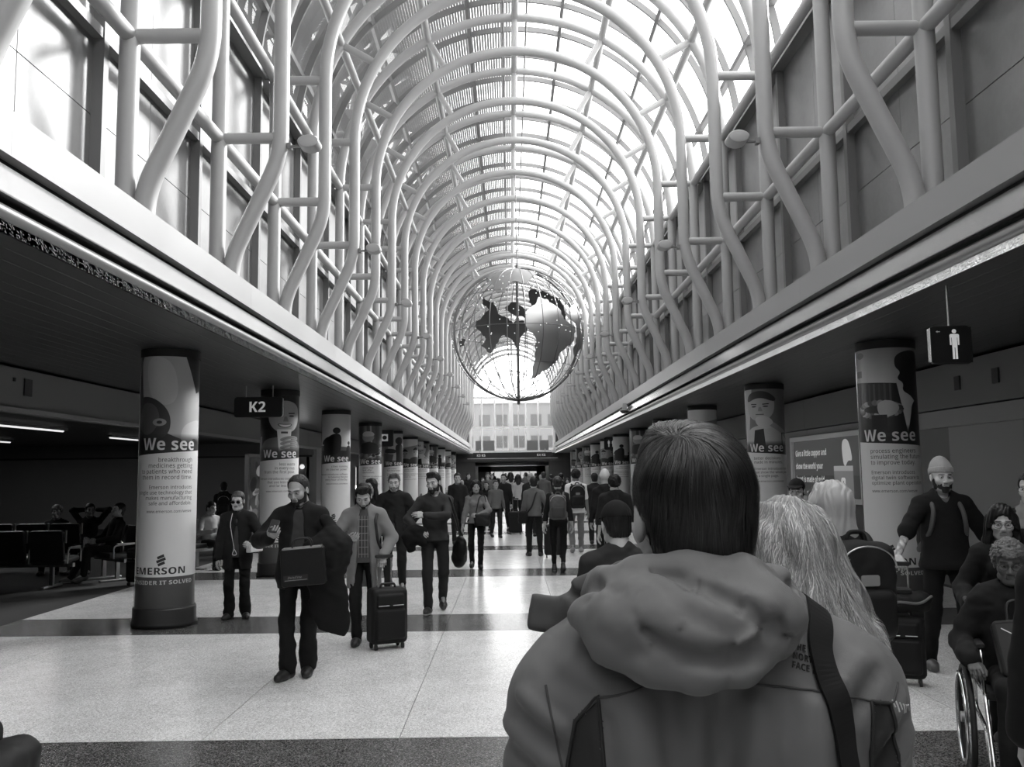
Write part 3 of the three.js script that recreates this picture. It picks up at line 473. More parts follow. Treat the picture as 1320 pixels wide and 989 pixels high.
// fluorescent tubes under the waiting-area ceiling
for (const [x, z, len, n] of [[-10.4, 18.2, 4.2, 'nearer ceiling light tube over the waiting area'], [-14.8, 23.5, 5, 'farther ceiling light tube over the waiting area'], [-10.9, 25, 2.6, 'short ceiling light tube beside the nearest left column']]) {
  const t = thing('ceiling_light', n, 'light', [x, 2.84, -z]);
  part('housing', box(.16, .06, len, 0, .03, 0), M.wallMid, t); part('lamp_tube', sweep([V(0, -.015, -len / 2 + .05), V(0, -.015, len / 2 - .05)], .022, 10), mat(.9, .4, { emissive: grey(.9) }), t);
  const l = new THREE.RectAreaLight(0xffffff, 45, .06, len); l.rotation.x = -PI / 2; l.position.y = -.06; t.add(l);
}
// floodlights on the tubes
{
  const mk = (label) => { const t = thing('floodlight', label, 'light', [0, 0, 0], 0, 'drum floodlights on the wall tubes');
    part('drum', new THREE.LatheGeometry([[0, -.12], [.10, -.12], [.115, -.105], [.115, .105], [.10, .12], [0, .12]].map((p) => new THREE.Vector2(...p)), 24).rotateX(PI / 2).rotateZ(.1).scale(1.15, .72, 1), mat(.34, .4), t);
    part('bracket', merge([box(.22, .025, .05, -.16, -.03, 0), box(.05, .07, .09, -.25, -.03, 0)]), M.transom, t); part('lens', new THREE.CylinderGeometry(.09, .09, .01, 20).translate(.0, .086, 0), M.dark, t); return t; };
  let first; for (const s of [-1, 1]) for (let k = 0; k < 9; k++) {
    const z = Z0 - .03 + k * PITCH, label = `${['nearest', 'second', 'third', 'fourth', 'fifth', 'sixth', 'seventh', 'eighth', 'ninth'][k]} drum floodlight along the ${s < 0 ? 'left' : 'right'} wall tubes`;
    const t = first ? dup(first, [0, 0, 0], 0, label) : (first = mk(label)); t.position.set(s * (RIN - .36), 5.87, -z); t.rotation.y = s < 0 ? 0 : PI;
  }
}
{ // dome camera on the right fascia and conduits under the crown
  const t = thing('security_camera', 'small white security camera on the right ledge fascia', 'camera', [LEDGE - .08, 3.62, -27]); part('mount', rbox(.14, .2, .2, .03, .03, .1, 0), M.paint, t); part('dome', new THREE.SphereGeometry(.11, 18, 12, 0, 7, PI / 2, PI / 2), M.dark, t); part('ring', new THREE.TorusGeometry(.11, .02, 8, 24).rotateX(PI / 2), M.paint, t);
  for (const s of [-1, 1]) tag(part('conduit', sweep([V(s * .26, 11.78, -ZEND), V(s * .26, 11.78, -ZBACK)], .022, 8), M.transom), `thin conduit ${s < 0 ? 'left' : 'right'} of the crown tube`, 'pipe');
}

// ---------------------------------------------------------------- hanging globe
{
  const R = 2.02, C = [.07, 6.0, -27];
  const t = thing('globe_sculpture', 'big hanging openwork globe with metal continents and thin meridian rings', 'sculpture', C);
  const rg = new THREE.TorusGeometry(R, .014, 6, 96), rm = mat(.16, .35, { metalness: .6 });
  for (let i = 0; i < 12; i++) { const m = part('meridian', rg, rm, t); m.rotation.y = i * PI / 12 + .1; m.rotation.z = .0; }
  part('equator', new THREE.TorusGeometry(R, .012, 6, 96).rotateX(PI / 2), rm, t); for (const la of [-.5, .5]) part('parallel', new THREE.TorusGeometry(R * Math.cos(la * 1.1), .008, 6, 80).rotateX(PI / 2).translate(0, R * Math.sin(la * 1.1), 0), rm, t);
  part('axle', new THREE.CylinderGeometry(.045, .045, 2 * R + .3, 14), mat(.12, .4, { metalness: .5 }), t); part('outer_ring', new THREE.TorusGeometry(R + .02, .03, 8, 110).rotateY(.35), rm, t);
  part('cable', bar([0, R, 0], [-.02, 11.66 - C[1], 0], .016, 8), rm, t);
  // continents, outlined in a front view of the sphere: unit 1 = radius
  const L = [
    ['near', 'metal', [[515, 440], [560, 380], [600, 320], [650, 330], [690, 360], [740, 420], [780, 465], [830, 490], [820, 540], [800, 600], [760, 630], [720, 690], [690, 720], [660, 745], [610, 780], [570, 805], [548, 815], [560, 760], [575, 700], [585, 600], [545, 540], [510, 485]]],
    ['near', 'pale', [[270, 150], [350, 105], [470, 82], [570, 110], [600, 140], [550, 190], [520, 230], [440, 215], [400, 260], [395, 290], [350, 290], [330, 230], [300, 190]]],
    ['far', 'dark', [[250, 200], [310, 220], [345, 290], [400, 310], [450, 350], [510, 330], [560, 350], [555, 390], [520, 420], [490, 490], [460, 520], [440, 460], [385, 430], [345, 480], [320, 520], [290, 560], [265, 550], [225, 510], [260, 460], [235, 440], [200, 400], [195, 350], [240, 310], [285, 270], [240, 240]]],
    ['far', 'dark', [[395, 265], [430, 220], [480, 215], [530, 260], [575, 300], [540, 320], [480, 300], [430, 285]]],
    ['far', 'dark', [[555, 160], [590, 145], [650, 160], [730, 205], [780, 260], [800, 310], [750, 390], [720, 350], [690, 335], [660, 310], [580, 270], [560, 220]]],
    ['near', 'mid', [[838, 330], [862, 370], [880, 420], [885, 520], [858, 620], [815, 720], [820, 640], [835, 560], [842, 470], [800, 440], [770, 400]]],
    ['near', 'dark', [[105, 565], [125, 550], [148, 565], [135, 595], [112, 598]]],
    ['far', 'dark', [[700, 270], [790, 300], [800, 420], [770, 450], [745, 390]]],
  ];
  const mats = { metal: mat(.42, .34, { metalness: .9 }), pale: mat(.22, .55, { metalness: .3 }), dark: mat(.06, .5, { metalness: .2 }), mid: mat(.28, .4, { metalness: .7 }) };
  const rough = (p, amp) => p.flatMap((a, i) => { const b = p[(i + 1) % p.length], l = Math.hypot(b[0] - a[0], b[1] - a[1]), o = (rnd() - .5) * amp * l; return l < 14 ? [a] : [a, [(a[0] + b[0]) / 2 - (b[1] - a[1]) / l * o, (a[1] + b[1]) / 2 + (b[0] - a[0]) / l * o]]; });
  for (const [side, m, pts0] of L) {
    const pts = rough(rough(pts0, .35), .4);
    const sh = new THREE.Shape(); pts.forEach((p, i) => { const x = (p[0] - 475) / 425, y = (490 - p[1]) / 425; i ? sh.lineTo(x, y) : sh.moveTo(x, y); });
    let tri = []; { const g = new THREE.ShapeGeometry(sh), p = g.attributes.position, ix = g.index.array; for (let i = 0; i < ix.length; i += 3) tri.push([0, 1, 2].map((k) => [p.getX(ix[i + k]), p.getY(ix[i + k])])); }
    for (let it = 0; it < 10; it++) { const out = []; let split = false; for (const T of tri) { let b = 0, bl = 0; for (let k = 0; k < 3; k++) { const d = Math.hypot(T[k][0] - T[(k + 1) % 3][0], T[k][1] - T[(k + 1) % 3][1]); if (d > bl) { bl = d; b = k; } } if (bl > .09) { split = true; const a = T[b], c = T[(b + 1) % 3], e = T[(b + 2) % 3], mm = [(a[0] + c[0]) / 2, (a[1] + c[1]) / 2]; out.push([a, mm, e], [mm, c, e]); } else out.push(T); } tri = out; if (!split) break; }
    const sg = side === 'near' ? 1 : -1, on = (p, r) => { const d = Math.min(.985, Math.hypot(...p)), q = d / Math.max(1e-6, Math.hypot(...p)), x = p[0] * q, y = p[1] * q; return [x * r, y * r, sg * Math.sqrt(1 - d * d) * r]; };
    const pos = [], nor = []; const put = (p, r, f) => { const v = on(p, r); pos.push(...v); const l = Math.hypot(...v) * f; nor.push(v[0] / l, v[1] / l, v[2] / l); };
    for (const T of tri) { const o = sg > 0 ? [0, 1, 2] : [0, 2, 1]; for (const k of o) put(T[k], R + .004, 1); for (const k of [o[0], o[2], o[1]]) put(T[k], R - .022, -1); }
    const E = []; pts.forEach((p, i) => { const q = pts[(i + 1) % pts.length]; for (let k = 0; k < 2; k++) E.push([0, 1].map((u) => [((p[0] + (q[0] - p[0]) * (k + u) / 2) - 475) / 425, (490 - (p[1] + (q[1] - p[1]) * (k + u) / 2)) / 425])); });
    for (const [a, b] of E) { const A = on(a, R + .004), B = on(b, R + .004), Cc = on(a, R - .022), D = on(b, R - .022), n = V(...B).sub(V(...A)).cross(V(...A)).normalize(); for (const v of [A, Cc, B, B, Cc, D]) { pos.push(...v); nor.push(n.x, n.y, n.z); } }
    const g = new THREE.BufferGeometry(); g.setAttribute('position', new THREE.Float32BufferAttribute(pos, 3)); g.setAttribute('normal', new THREE.Float32BufferAttribute(nor, 3));
    part('continent', g, mats[m], t);
  }
  // small city lamps on the rings
  const st = []; const ico = new THREE.IcosahedronGeometry(.017, 0); for (let i = 0; i < 260; i++) { const a = rnd() * 2 * PI, y = -0.75 + rnd() * 1.65, r = Math.sqrt(Math.max(0, 1 - y * y)); st.push(ico.clone().translate(Math.cos(a) * r * (R + .015), y * (R + .015), Math.sin(a) * r * (R + .015))); }
  tag(part('city_lamps', merge(st), mat(.9, .4, { emissive: grey(.9) }), t), null, null, null, 'stuff');
}

// ---------------------------------------------------------------- waiting-area seats
{
  const leather = mat(.02, .42), frame = M.steel;
  const mk = (n, label, pos, turn) => { const t = thing('beam_seat', label, 'seating', pos, turn, 'black beam seats in the waiting area');
    part('beam', box(n * .62, .06, .08, 0, .36, 0), frame, t);
    for (const s of [-1, 1]) part('leg', merge([box(.06, .34, .06, s * (n * .31 - .35), .19, 0), rbox(.08, .04, .6, .02, s * (n * .31 - .35), .02, 0)]), frame, t);
    for (let i = 0; i < n; i++) { const x = (i - (n - 1) / 2) * .62; part('seat_pad', rbox(.54, .09, .5, .04, 0, 0, 0).rotateX(-.06), leather, t).position.set(x, .44, .02); part('backrest', rbox(.54, .5, .07, .05).rotateX(-.16), leather, t).position.set(x, .68, -.26); }
    for (let i = 0; i <= n; i++) { const x = (i - n / 2) * .62; part('armrest', merge([sweep(fillet([V(x, .4, .22), V(x, .62, .22), V(x, .64, -.2), V(x, .4, -.22)], .06, 4), .013, 8), rbox(.05, .03, .34, .012, x, .645, 0)]), frame, t); part('back_bracket', box(.025, .2, .03, x, .83, -.30), frame, t); }
    return t; };
  mk(5, 'black beam seat seen from behind, nearer row of the waiting area', [-8.85, 0, -14.6], PI);
  mk(5, 'black beam seat behind the nearer row in the waiting area', [-9.7, 0, -16.9], PI);
  mk(2, 'short black beam seat half hidden behind the nearest left column', [-6.05, 0, -17.4], .9);
  mk(2, 'short black beam seat facing the hall beside the nearest left column', [-7.15, 0, -15.6], -.75);
}

// ---------------------------------------------------------------- distance-field modelling of people, clothes and bags
const smin = (a, b, k) => { if (k <= 0) return Math.min(a, b); const h = Math.max(k - Math.abs(a - b), 0) / k; return Math.min(a, b) - h * h * k * .25; };
class Field {
  constructor(lo, hi, cell) { this.lo = lo; this.c = cell; this.n = [0, 1, 2].map((i) => Math.max(4, Math.ceil((hi[i] - lo[i]) / cell) + 1)); this.f = new Float32Array(this.n[0] * this.n[1] * this.n[2]).fill(.25); }
  each(lo, hi, fn) {
    const { n, c, lo: L, f } = this, a = [0, 1, 2].map((i) => Math.max(0, Math.floor((lo[i] - L[i]) / c))), b = [0, 1, 2].map((i) => Math.min(n[i] - 1, Math.ceil((hi[i] - L[i]) / c)));
    for (let z = a[2]; z <= b[2]; z++) for (let y = a[1]; y <= b[1]; y++) { let o = (z * n[1] + y) * n[0] + a[0]; const py = L[1] + y * c, pz = L[2] + z * c; for (let x = a[0]; x <= b[0]; x++, o++) f[o] = fn(L[0] + x * c, py, pz, f[o]); }
    return this;
  }
  // tapered capsule; o.n flattens it along a direction by o.s; o.op '-' carves
  cap(p, q, ra, rb = ra, k = .02, o = {}) {
    const R = Math.max(ra, rb) + k + 3 * this.c + .02, dx = q[0] - p[0], dy = q[1] - p[1], dz = q[2] - p[2], N = o.n, s = o.s ?? 1, sub = o.op === '-';
    let L = dx * dx + dy * dy + dz * dz, g = N ? 1 / s - 1 : 0, ss = N ? Math.min(1, (1 + s) / 2) : 1; const big = Math.max(1, s);
    const m = (v, i) => Math.min(p[i], q[i]) - R * big, M = (i) => Math.max(p[i], q[i]) + R * big;
    let bx = dx, by = dy, bz = dz; if (N) { const t = (dx * N[0] + dy * N[1] + dz * N[2]) * g; bx += N[0] * t; by += N[1] * t; bz += N[2] * t; L = bx * bx + by * by + bz * bz; }
    L = Math.max(L, 1e-9);
    return this.each([m(0, 0), m(0, 1), m(0, 2)], [M(0), M(1), M(2)], (x, y, z, f) => {
      let ax = x - p[0], ay = y - p[1], az = z - p[2]; if (N) { const t = (ax * N[0] + ay * N[1] + az * N[2]) * g; ax += N[0] * t; ay += N[1] * t; az += N[2] * t; }
      let t = (ax * bx + ay * by + az * bz) / L; t = t < 0 ? 0 : t > 1 ? 1 : t; const ex = ax - bx * t, ey = ay - by * t, ez = az - bz * t;
      const d = (Math.sqrt(ex * ex + ey * ey + ez * ez) - ra - (rb - ra) * t) * ss; return sub ? -smin(-f, d, k) : smin(f, d, k);
    });
  }
  ell(c, r, k = .015, o = {}) { const R = Math.max(...r) + k + 3 * this.c + .01, sub = o.op === '-'; return this.each(c.map((v) => v - R), c.map((v) => v + R), (x, y, z, f) => { const a = (x - c[0]) / r[0], b = (y - c[1]) / r[1], e = (z - c[2]) / r[2], l = Math.sqrt(a * a + b * b + e * e), g = Math.sqrt((a / r[0]) ** 2 + (b / r[1]) ** 2 + (e / r[2]) ** 2); const d = g < 1e-6 ? -Math.min(...r) : l * (l - 1) / g; return sub ? -smin(-f, d, k) : smin(f, d, k); }); }
  box(c, h, r, k = .01, o = {}) { const R = Math.hypot(...h) + k + 3 * this.c, sub = o.op === '-', q = o.q; const v = V(0, 0, 0); return this.each(c.map((w) => w - R), c.map((w) => w + R), (x, y, z, f) => { v.set(x - c[0], y - c[1], z - c[2]); if (q) v.applyQuaternion(q); const a = Math.abs(v.x) - h[0] + r, b = Math.abs(v.y) - h[1] + r, e = Math.abs(v.z) - h[2] + r; const d = Math.hypot(Math.max(a, 0), Math.max(b, 0), Math.max(e, 0)) + Math.min(Math.max(a, b, e), 0) - r; return sub ? -smin(-f, d, k) : smin(f, d, k); }); }
  cut(fn, k = .006) { return this.each(this.lo, [1e3, 1e3, 1e3], (x, y, z, f) => -smin(-f, -fn(x, y, z), k)); }   // keep where fn < 0
  disp(fn, m = .05) { return this.each(this.lo, [1e3, 1e3, 1e3], (x, y, z, f) => (Math.abs(f) < m ? f + fn(x, y, z) : f)); }
  // presses a soft valley (depth > 0) or raises a ridge (depth < 0) along a line of points
  crease(pts, width, depth) { for (let i = 0; i + 1 < pts.length; i++) { const p = pts[i], q = pts[i + 1], m = width * 2.6, d = [q[0] - p[0], q[1] - p[1], q[2] - p[2]], L = d[0] ** 2 + d[1] ** 2 + d[2] ** 2 + 1e-9, last = i + 2 === pts.length;
    this.each([0, 1, 2].map((k) => Math.min(p[k], q[k]) - m), [0, 1, 2].map((k) => Math.max(p[k], q[k]) + m), (x, y, z, f) => { const t = ((x - p[0]) * d[0] + (y - p[1]) * d[1] + (z - p[2]) * d[2]) / L; if ((t < 0 && i) || (t > 1 && !last)) return f; const u = Math.max(0, Math.min(1, t)), r2 = (x - p[0] - d[0] * u) ** 2 + (y - p[1] - d[1] * u) ** 2 + (z - p[2] - d[2] * u) ** 2; return f + depth * Math.exp(-r2 / (width * width)); }); } return this; }
  at(x, y, z) { const { n, c, lo, f } = this; const u = Math.min(Math.max((x - lo[0]) / c, 0), n[0] - 1.001), v = Math.min(Math.max((y - lo[1]) / c, 0), n[1] - 1.001), w = Math.min(Math.max((z - lo[2]) / c, 0), n[2] - 1.001), i = u | 0, j = v | 0, k = w | 0, a = u - i, b = v - j, e = w - k, o = (k * n[1] + j) * n[0] + i, X = n[0], Y = n[0] * n[1];
    return ((f[o] * (1 - a) + f[o + 1] * a) * (1 - b) + (f[o + X] * (1 - a) + f[o + X + 1] * a) * b) * (1 - e) + ((f[o + Y] * (1 - a) + f[o + Y + 1] * a) * (1 - b) + (f[o + X + Y] * (1 - a) + f[o + X + Y + 1] * a) * b) * e; }
  grad(x, y, z) { const h = this.c * .8; const g = V(this.at(x + h, y, z) - this.at(x - h, y, z), this.at(x, y + h, z) - this.at(x, y - h, z), this.at(x, y, z + h) - this.at(x, y, z - h)); return g.lengthSq() > 1e-16 ? g.normalize() : g.set(0, 1, 0); }
  mesh(color) {
    const { n, c, lo, f } = this, [X, Y, Z] = n, id = new Int32Array(X * Y * Z).fill(-1), pos = [], idx = [], XY = X * Y;
    const off = [0, 1, X, X + 1, XY, XY + 1, XY + X, XY + X + 1], E = [[0, 1], [2, 3], [4, 5], [6, 7], [0, 2], [1, 3], [4, 6], [5, 7], [0, 4], [1, 5], [2, 6], [3, 7]];
    for (let z = 0; z < Z - 1; z++) for (let y = 0; y < Y - 1; y++) for (let x = 0; x < X - 1; x++) {
      const o = z * XY + y * X + x; let mask = 0; for (let i = 0; i < 8; i++) if (f[o + off[i]] < 0) mask |= 1 << i;
      if (mask === 0 || mask === 255) continue;
      let px = 0, py = 0, pz = 0, m = 0;
      for (const [a, b] of E) { if (((mask >> a) & 1) === ((mask >> b) & 1)) continue; const fa = f[o + off[a]], fb = f[o + off[b]], t = fa / (fa - fb); px += (a & 1) + ((b & 1) - (a & 1)) * t; py += ((a >> 1) & 1) + (((b >> 1) & 1) - ((a >> 1) & 1)) * t; pz += (a >> 2) + ((b >> 2) - (a >> 2)) * t; m++; }
      id[o] = pos.length / 3; pos.push(lo[0] + (x + px / m) * c, lo[1] + (y + py / m) * c, lo[2] + (z + pz / m) * c);
    }
    const quad = (a, b, d, e, flip) => { if (a < 0 || b < 0 || d < 0 || e < 0) return; flip ? idx.push(a, d, b, b, d, e) : idx.push(a, b, d, b, e, d); };
    for (let z = 0; z < Z - 1; z++) for (let y = 0; y < Y - 1; y++) for (let x = 0; x < X - 1; x++) {
      const o = z * XY + y * X + x, s = f[o] < 0;
      if (y && z && x < X - 1 && s !== f[o + 1] < 0) quad(id[o - X - XY], id[o - XY], id[o - X], id[o], !s);
      if (x && z && s !== f[o + X] < 0) quad(id[o - 1 - XY], id[o - XY], id[o - 1], id[o], s);
      if (x && y && s !== f[o + XY] < 0) quad(id[o - 1 - X], id[o - X], id[o - 1], id[o], !s);
    }
    const g = new THREE.BufferGeometry(), nor = new Float32Array(pos.length), col = color && new Float32Array(pos.length);
    for (let i = 0; i < pos.length; i += 3) { const d = this.at(pos[i], pos[i + 1], pos[i + 2]), N = this.grad(pos[i], pos[i + 1], pos[i + 2]); const st = Math.max(-c, Math.min(c, d)) * .7; pos[i] -= N.x * st; pos[i + 1] -= N.y * st; pos[i + 2] -= N.z * st; nor[i] = N.x; nor[i + 1] = N.y; nor[i + 2] = N.z; if (col) { const v = color(pos[i], pos[i + 1], pos[i + 2], N); col[i] = col[i + 1] = col[i + 2] = v; } }
    g.setAttribute('position', new THREE.Float32BufferAttribute(pos, 3)); g.setAttribute('normal', new THREE.BufferAttribute(nor, 3)); if (col) g.setAttribute('color', new THREE.BufferAttribute(col, 3)); g.setIndex(idx);
    return g;
  }
}
const bbox = (pts, m) => [[0, 1, 2].map((i) => Math.min(...pts.map((p) => p[i])) - m), [0, 1, 2].map((i) => Math.max(...pts.map((p) => p[i])) + m)];
const A3 = (v) => [v.x, v.y, v.z], add = (a, b) => [a[0] + b[0], a[1] + b[1], a[2] + b[2]], mixp = (a, b, t) => a.map((v, i) => v + (b[i] - v) * t);
function joined(list) { // merge indexed geometries that carry position, normal, colour
  return mergeGeometries(list.map((g) => { if (g.attributes.uv) g.deleteAttribute('uv'); return g; }));
}
const placed = (g, m) => g.clone().applyMatrix4(m);

// a head in its own axes (origin between the ears, face towards +z); colours are skin, lips, brows, eyes
const headCache = {};
function headGeo(sex, cell, tone, o = {}) {
  const key = [sex, cell, tone, JSON.stringify(o)].join(); if (headCache[key]) return headCache[key];
  const F = new Field([-.11, -.21, -.13], [.11, .14, .14], cell), f = sex === 'f', j = f ? .9 : 1, w = o.wide ?? 1;
  F.ell([0, .036, -.014], [.0745, .084, .096], .01).ell([0, -.02, .028], [.062 * w, .078, .060], .02).ell([0, -.07, .036], [.046 * j * w, .042, .05], .025);
  F.ell([0, -.098, .066], [.024 * j, .019, .022], .025);
  for (const s of [-1, 1]) {
    F.ell([s * .043 * w, -.022, .056], [.026, .024, .026], .022).cap([s * .052, -.075, .01], [s * .022, -.1, .055], .017 * j, .016, .025);
    F.cap([s * .012, .024, .088], [s * .045, .026, .070], f ? .008 : .011, .009, .015);
    F.ell([s * .032, .003, .092], [.017, .011, .014], .012, { op: '-' });
    F.ell([s * .0315, .003, .0745], [.0135, .0125, .0135], .004);
    F.ell([s * .0125, -.034, .098], [.009, .0075, .010], .008);
    F.ell([s * .079, -.004, -.006], [.010, .031, .019], .008).ell([s * .088, -.004, .002], [.006, .018, .009], .006, { op: '-' });
  }
  F.cap([0, .014, .086], [0, -.028, .106], .0085, .0125, .012);
  F.cap([-.019, -.063, .0885], [.019, -.063, .0885], f ? .0085 : .007, f ? .0085 : .007, .01).cap([-.018, -.0535, .0895], [.018, -.0535, .0895], .0065, .0065, .008).cap([-.022, -.058, .098], [.022, -.058, .098], .0022, .0022, .003, { op: '-' });
  F.cap([0, -.06, -.022], [0, -.20, -.035], f ? .048 : .056, f ? .05 : .06, .03, { n: [0, 0, 1], s: 1 });
  const hairDark = tone * .22;
  const g = F.mesh((x, y, z) => {
    const ax = Math.abs(x); let v = tone;
    if (z > .05) {
      const ex = ax - .0315, ey = y - .003, er = Math.hypot(ex, ey * 1.5); if (er < .0125 && z > .076) v = Math.hypot(ex, ey) < .0058 ? .02 : Math.min(.5, tone * 1.05);
      else if (er < .019) v *= .62;
      if (Math.hypot((ax - .031) / .021, (y - (.027 - (ax - .031) * .1)) / (f ? .0042 : .006)) < 1) v = hairDark;
      if (Math.hypot(x / .027, (y + .058) / .012) < 1 && z > .075) v *= f ? .66 : .7; if (Math.abs(y + .058) < .0016 && ax < .022) v *= .3;
      if (o.stubble && y < -.03 && !(Math.hypot(x / .028, (y + .058) / .012) < 1)) v *= 1 - o.stubble * Math.min(1, (-.03 - y) / .02);
    }
    return v;
  });
  return (headCache[key] = g);
}
// hair, hats and beards as shells over the same head
const hairCache = {};
function hairGeo(style, cell, o = {}) {
  const key = style + cell + JSON.stringify(o); if (hairCache[key]) return hairCache[key];
  let F; const sk = (t, lift = 0) => F.ell([0, .038 + lift, -.016], [.0755 + t, .085 + t, .098 + t], .01);
  const line = (front, side, back) => (x, y, z) => { const t = z > .0 ? Math.min(1, z / .075) : 0, b = z < 0 ? Math.min(1, -z / .07) : 0; let h = z >= 0 ? side + (front - side) * Math.min(1, z / .05) : side + (back - side) * b; if (Math.abs(x) > .055 && z > -.03 && z < .04) h = Math.max(h, -.005 + (z > .01 ? (z - .01) * 1.6 : 0)); return h - y; };
  const strand = (x, y, z) => .0016 * Math.sin(x * 420 + 5 * vnoise(x * 30, y * 12, z * 30)) + .003 * vnoise(x * 60, y * 18, z * 60);
  if (style === 'short') { F = new Field([-.12, -.12, -.15], [.12, .17, .13], cell); sk(o.t ?? .010, o.lift ?? .004); F.ell([0, -.03, -.05], [.072, .07, .055], .02); if (o.quiff) F.cap([-.035, .115, .055], [.035, .12, .05], .022, .022, .03); F.cut(line(o.front ?? .068, -.02, -.085)).disp(strand); }
  else if (style === 'receding') { F = new Field([-.12, -.12, -.15], [.12, .17, .13], cell); sk(.008); F.ell([0, -.03, -.05], [.072, .07, .055], .02); F.cut(line(.10, -.015, -.085)).disp(strand); }
  else if (style === 'long') {
    F = new Field([-.19, -.46, -.20], [.19, .17, .14], cell); sk(.014, .004); const L = o.len ?? .34;
    for (const s of [-1, 1]) { F.cap([s * .078, .03, .0], [s * .095, -.13, .005], .032, .035, .03).cap([s * .095, -.13, .005], [s * .10, -L, .01], .035, .026, .03); F.cap([s * .05, .105, .045], [s * .088, -.02, .045], .017, .018, .025); }
    F.cap([0, .02, -.085], [0, -.12, -.085], .06, .07, .04, { n: [0, 0, 1], s: .6 }).cap([0, -.12, -.085], [0, -L, -.07], .075, .06, .04, { n: [0, 0, 1], s: .5 });
    F.cap([0, .02, .12], [0, -.16, .10], .062, .064, .012, { op: '-', n: [0, 0, 1], s: 1.1 }); F.disp((x, y, z) => .0022 * Math.sin(x * 190 + z * 120 + 4 * vnoise(x * 20, y * 9, z * 20)) + .003 * vnoise(x * 60, y * 12, z * 60));
  } else if (style === 'bun') { F = new Field([-.12, -.12, -.2], [.12, .17, .13], cell); sk(.009); F.ell([0, .05, -.13], [.042, .042, .036], .02); F.ell([0, -.03, -.05], [.072, .06, .05], .02); F.cut(line(.075, -.01, -.07)).disp(strand); }
  else if (style === 'curly') { F = new Field([-.14, -.12, -.17], [.14, .19, .14], cell); sk(.022, .004); F.cut(line(.06, -.02, -.07)).disp((x, y, z) => .009 * vnoise(x * 70, y * 70, z * 70) + .005 * vnoise(x * 150, y * 150, z * 150)); }
  else if (style === 'beanie') { F = new Field([-.12, -.06, -.15], [.12, .19, .14], cell); sk(.013, .012); F.ell([0, .10, -.03], [.06, .07, .07], .03).cut((x, y, z) => .040 + (z > 0 ? z * .12 : z * .45) - y); F.disp((x, y, z) => .0018 * Math.sin(Math.atan2(x, z) * 44) + (y < .075 + z * .2 ? -.004 : 0)); }
  else if (style === 'cap') { F = new Field([-.12, -.06, -.15], [.12, .19, .2], cell); sk(.012, .006); F.cut((x, y, z) => .040 - y + z * .12); F.cap([-.03, .058, .09], [.03, .058, .09], .055, .055, .012, { n: [0, 1, 0], s: .16 }).cap([-.02, .052, .14], [.02, .052, .14], .04, .04, .02, { n: [0, 1, 0], s: .18 }).cap([0, .135, -.015], [0, .14, -.015], .008, .008, .004); }
  else if (style === 'beard') { F = new Field([-.09, -.15, -.02], [.09, .02, .13], cell); const t = o.t ?? .006; F.ell([0, -.07, .036], [.049 + t, .044 + t, .052 + t], .02).ell([0, -.10, .066], [.024 + t, .02 + t, .022 + t], .02); for (const s of [-1, 1]) F.cap([s * .058, -.03, .012], [s * .05, -.078, .02], .014 + t, .016 + t, .02); F.ell([0, -.02, .028], [.0625 + t * .5, .0785 + t * .5, .0605 + t * .5], .01);
    F.cap([-.016, -.0585, .10], [.016, -.0585, .10], .009, .009, .003, { op: '-', n: [0, 0, 1], s: 3 }); F.cut((x, y, z) => { const ax = Math.abs(x); const top = ax < .03 ? -.040 + ax * .1 : -.043 + (ax - .03) * 1.6; return y - top; }).cut((x, y, z) => -.004 - z).disp((x, y, z) => .002 * vnoise(x * 160, y * 90, z * 160)); }
  return (hairCache[key] = F.mesh());
}
// a right hand: fingers along +y, palm towards +z, thumb on +x
const handCache = {};
function handGeo(cell, curl, tone, o = {}) {
  const key = [cell, curl, tone, o.spread, o.thumb].join(); if (handCache[key]) return handCache[key];
  const F = new Field([-.075, -.07, -.06], [.11, .21, .125], cell);
  F.cap([0, -.06, 0], [0, .01, 0], .027, .025, .01, { n: [0, 0, 1], s: .75 });
  const fx = [.031, .0105, -.010, -.029], ln = [.072, .081, .075, .058], bx = [.082, .088, .084, .074];
  fx.forEach((x, i) => { F.cap([x * .55, .012, 0], [x, bx[i], 0], .0145, .0115, .012); let p = [x, bx[i], 0], a = curl * (.55 + i * .06), sp = (x - .001) * (o.spread ?? 1.6); const seg = [.46, .3, .24]; seg.forEach((t, k) => { const d = ln[i] * t, q = [p[0] + sp * d * Math.cos(a), p[1] + Math.cos(a) * d, p[2] + Math.sin(a) * d]; F.cap(p, q, .0098 - k * .001 - i * .0003, .0090 - k * .001 - i * .0003, .0025); p = q; a += curl * (k ? .55 : .85); }); });
  const th = o.thumb ?? .35; F.cap([.016, .012, .004], [.045, .045, .014 + th * .01], .0155, .0125, .012); F.cap([.045, .045, .014 + th * .01], [.058 - th * .016, .074, .022 + th * .03], .0112, .0098, .004); F.cap([.058 - th * .016, .074, .022 + th * .03], [.060 - th * .04, .10, .026 + th * .045], .0096, .0078, .003);
  F.cap([.02, .03, .008], [-.02, .03, .008], .013, .013, .015);
  return (handCache[key] = F.mesh((x, y, z) => tone * (.92 + .1 * vnoise(x * 60, y * 60, z * 60))));
}
function basis(dir, palm) { const y = V(...dir).normalize(), z = V(...palm); z.addScaledVector(y, -z.dot(y)).normalize(); const x = y.clone().cross(z); return new THREE.Matrix4().makeBasis(x, y, z); }
